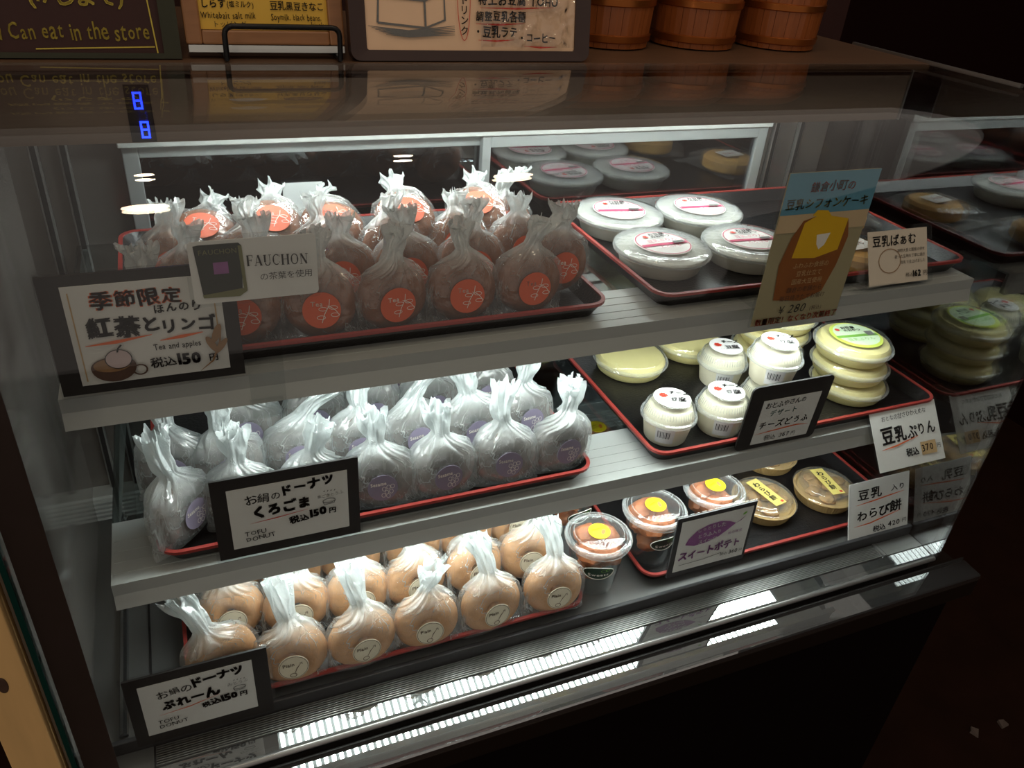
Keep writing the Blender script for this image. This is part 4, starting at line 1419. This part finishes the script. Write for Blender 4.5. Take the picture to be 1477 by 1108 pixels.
for k, tx in enumerate(('ふわふわ食感の', '豆乳仕立て', '国産大豆使用', '鎌倉の老舗から', '毎日焼きたてお届け')):
    sh.text(tx, 0, .056 - .0078 * k, .0058, 'ink_tan' if k < 3 else 'ink_brown', .0, .01, align='c')
sh.text('¥', -.024, .0115, .0110, 'ink', .0, .0)
sh.text('280', -.013, .0115, .0122, 'ink', .0, .0, shear=.2)
sh.text('(税込)', .012, .0122, .0052, 'ink_brown', .0, .0)
sh.text('数量限定！なくなり次第終了', -.0475, .0030, .0073, 'ink_red', .02, .0)
sh.build(t, None, .0004)

# ------------------------------------------------------------------ signs and buckets on the top board
ZB = ZTOP
t = thing('chalkboard_sign', 'dark maroon menu board with yellow chalk lettering at the upper left', 'chalkboard', (-.135, .708, ZB), (R(-12), 0, 0))
card('board', .300, .26, .008, M['chalkboard'], t, 0, .132)
mb = MB()
mb.box(.142, .1545, -.0025, .010, .0, .265)
mb.box(-.16, .142, -.0025, .010, .0, .004)
mb.done('frame', M['board_edge'], t)
sh = Sheet(31)
sh.stroke([(.1375, .004), (.1345, .055), (.1330, .12)], .0010, 'ink_yellow')
sh.stroke([(.055, .0065), (.136, .0085)], .0009, 'ink_yellow')
sh.text('You Can eat in the store', .134, .0135, .0160, 'ink_yellow', .006, .06, 0, sx=.63, align='r')
sh.text('(17じまで)', .056, .0375, .0140, 'ink_yellow', .02, .05)
sh.text('店内飲食できます', .025, .062, .0150, 'ink_yellow', .02, .05)
sh.build(t, None, .0004)

t = thing('framed_menu', 'wood-framed yellow topping menu standing behind a black wire holder', 'menu frame', (.0865, .714, ZB + .010), (R(-12), 0, 0))
mb = MB()
for a, b, c_, d in ((-.0625, -.050, 0, .18), (.050, .0625, 0, .18), (-.05, .05, 0, .0105), (-.05, .05, .168, .18)):
    mb.box(a, b, 0, .010, c_, d, .0015)
mb.done('wood_frame', M['frame_wood'], t)
card('poster_sheet', .101, .158, .001, M['poster_yellow'], t, 0, .090, .004)
MB().box(-.061, .061, -.003, .012, -.006, -.0008).done('white_ledge', M['white_lump'], t)
sh = Sheet(32)
sh.poly([(-.034, .046), (-.030, .058), (-.018, .064), (-.006, .058), (-.002, .046), (-.018, .040)], 'ink_white')
sh.poly([(.010, .044), (.014, .058), (.034, .062), (.046, .050), (.042, .040), (.022, .038)], 'ink_leaf')
sh.text('しらす', -.0485, .0270, .0074, 'ink', .015, .03, sx=.88)
sh.text('(塩ミルク)', -.0285, .0275, .0054, 'ink', .01, .03, sx=.80)
sh.text('Whitebait salt milk', -.0495, .0190, .0070, 'ink', .004, .04, 0, sx=.69)
sh.text('豆乳黒豆きなこ', .0045, .0265, .0070, 'ink', .01, .03, sx=.88)
sh.text('Soymilk, black beans,', .0045, .0185, .0068, 'ink', .004, .04, 0, sx=.62)
sh.text('kinako', .036, .0135, .0056, 'ink', .004, .04, 0, sx=.8)
sh.text('トッピング', -.041, .0128, .0052, 'ink', .0, .03)
sh.build(t, None, -.0036)

wr = thing('wire_stand', 'black bent wire holder in front of the wood-framed menu', 'stand', (.0965, .6965, ZB))
def bend(x0, x1, h, y):
    r = .006
    p = [(x0, y, .002)] + [(x0, y, h - r)] + [(x0 + r - r * math.cos(R(a)), y, h - r + r * math.sin(R(a))) for a in (30, 60, 90)] + [(x1 - r + r * math.sin(R(a)), y, h - r + r * math.cos(R(a))) for a in (0, 30, 60, 90)] + [(x1, y, .002)]
    return p
MB().tube(bend(-.0445, .0445, .026, 0), .0022, 10).done('wire_loop', M['wire'], wr, True)
mb = MB()
mb.tube([(-.0445, 0, .0024), (-.0445, .075, .0024)], .0022, 8)
mb.tube([(.0445, 0, .0024), (.0445, .075, .0024)], .0022, 8)
mb.tube([(-.0445, .075, .0024), (.0445, .075, .0024)], .0022, 8)
mb.done('wire_base', M['wire'], wr, True)

t = thing('drink_menu', 'dark-framed beige drink poster with a tofu block drawing under shiny film', 'framed poster', (.262, .700, ZB), (R(-10), 0, 0))
mb = MB()
l0 = [(p[0], p[1]) for p in rrect(.222, .20, .008, 0)]
l1 = [(p[0], p[1]) for p in rrect(.194, .181, .002, 0)]
mb.loft([[(x, 0, zq + .1005) for x, zq in l0], [(x, .012, zq + .1005) for x, zq in l0], [(x, .012, zq + .0995) for x, zq in l1], [(x, .002, zq + .0995) for x, zq in l1]], closed=True)
mb.done('dark_frame', M['frame_dark'], t)
card('poster_sheet', .197, .184, .001, M['paper_beige'], t, 0, .100, .004)
sh = Sheet(33)
for p in ([(-.0865, .0300), (-.0850, .0500), (-.062, .0575), (-.028, .0550), (-.0275, .0330), (-.0450, .0265), (-.0865, .0300)], [(-.0850, .0500), (-.0455, .0475), (-.028, .0550)], [(-.0455, .0475), (-.0450, .0265)]):
    sh.stroke(p, .0018, 'ink_grey')
for k in range(6):
    sh.stroke([(-.095 + .003 * k, .0275 - .0013 * k), (-.060, .0238 - .0008 * k), (-.019, .0285 - .0014 * k)], .0017, 'ink_grey', taper=True)
sh.ring(-.0105, .052, .0058, .035, .0006, 'ink_red', 30)
sh.text('鎌倉ドリンク', -.0142, .0620, .0080, 'ink', .01, .03, vert=True)
sh.text('特上お豆腐 TOHU', .002, .0460, .0100, 'ink', .02, .05, sx=.92)
sh.text('調整豆乳各種', .000, .0335, .0092, 'ink', .02, .05, sx=.86)
sh.text('・豆乳ラテ', -.002, .0205, .0098, 'ink', .02, .05, sx=.85)
sh.text('・コーヒー', .040, .0165, .0088, 'ink', .02, .05, sx=.85)
for a, b in (((.004, .0432), (.074, .0450)), ((.000, .0305), (.046, .0315)), ((.002, .0175), (.036, .0180)), ((.046, .0130), (.078, .0125))):
    sh.stroke([a, ((a[0] + b[0]) / 2, (a[1] + b[1]) / 2 - .0008), b], .0016, 'ink_red', taper=True)
sh.build(t, None, -.0034)
# creased clear film over the right half
bm = bmesh.new()
nx, nz = 60, 60
G = [[bm.verts.new((.004 + .090 * i / nx, -.0012 + (.0052 * noise.noise(Vector((i * .20, q * .11, 3))) + .0042 * abs(noise.noise(Vector((i * .34, q * .22, 8))))) * .4, .012 + .168 * q / nz)) for i in range(nx + 1)] for q in range(nz + 1)]
for q in range(nz):
    for i in range(nx):
        bm.faces.new((G[q][i], G[q][i + 1], G[q + 1][i + 1], G[q + 1][i]))
me = bpy.data.meshes.new('clear_film')
bm.to_mesh(me)
bm.free()
me.shade_smooth()
me.materials.append(M['film'])
link('clear_film', me, t)

for i, (x, l) in enumerate(((.444, 'orange cedar bucket with copper hoops next to the dark-framed poster'), (.5535, 'orange cedar bucket with copper hoops, middle of the three'), (.6665, 'orange cedar bucket with copper hoops, nearest the right end of the board'))):
    if i == 0:
        t = thing('wooden_bucket', l, 'bucket', (x, .805, ZB), (0, 0, 0), 'cedar buckets on the top board')
        mb = MB()
        n = 22
        def rr_(z):
            return .0455 + .055 * z
        for k in range(n):
            a0, a1 = 2 * math.pi * k / n + .004, 2 * math.pi * (k + 1) / n - .004
            for zz0, zz1 in ((.001, .13),):
                q = []
                for zq in (zz0, zz1):
                    for r_, a in ((rr_(zq), a0), (rr_(zq) + .0004, (a0 + a1) / 2), (rr_(zq), a1), (rr_(zq) - .008, a1), (rr_(zq) - .008, a0)):
                        q.append((r_ * math.cos(a), r_ * math.sin(a), zq))
                mb.loft([q[:5], q[5:]])
        mb.lathe([(0, .006), (.040, .006), (.040, .012), (0, .012)], 40)
        mb.done('staves', M['bucket'], t)
        for zq in (.010, .044, .105):
            MB().lathe([(rr_(zq) + .0002, zq - .004), (rr_(zq) + .0018, zq - .003), (rr_(zq) + .0022, zq + .003), (rr_(zq) + .0006, zq + .004)], 48, close=True).done('hoop', M['hoop'], t, True)
        bk = t
    else:
        dup(bk, (x, .805, ZB), (0, 0, R(40 * i)), l)

for x, y, a, l in ((1.485, .552, 10, 'small pale paper scrap on the dark floor, right one'), (1.408, .558, 50, 'small pale paper scrap on the dark floor, left one')):
    tag(MB().loft([[(-.012, -.006, 0), (.009, -.009, 0), (.013, .006, 0), (-.004, .010, 0)], [(-.011, -.005, .004), (.008, -.008, .006), (.012, .005, .003), (-.003, .009, .007)]]).done('paper_scrap', M['scrap'], None, False, (x, y, .0005), (0, 0, R(a))), l, 'paper scrap')
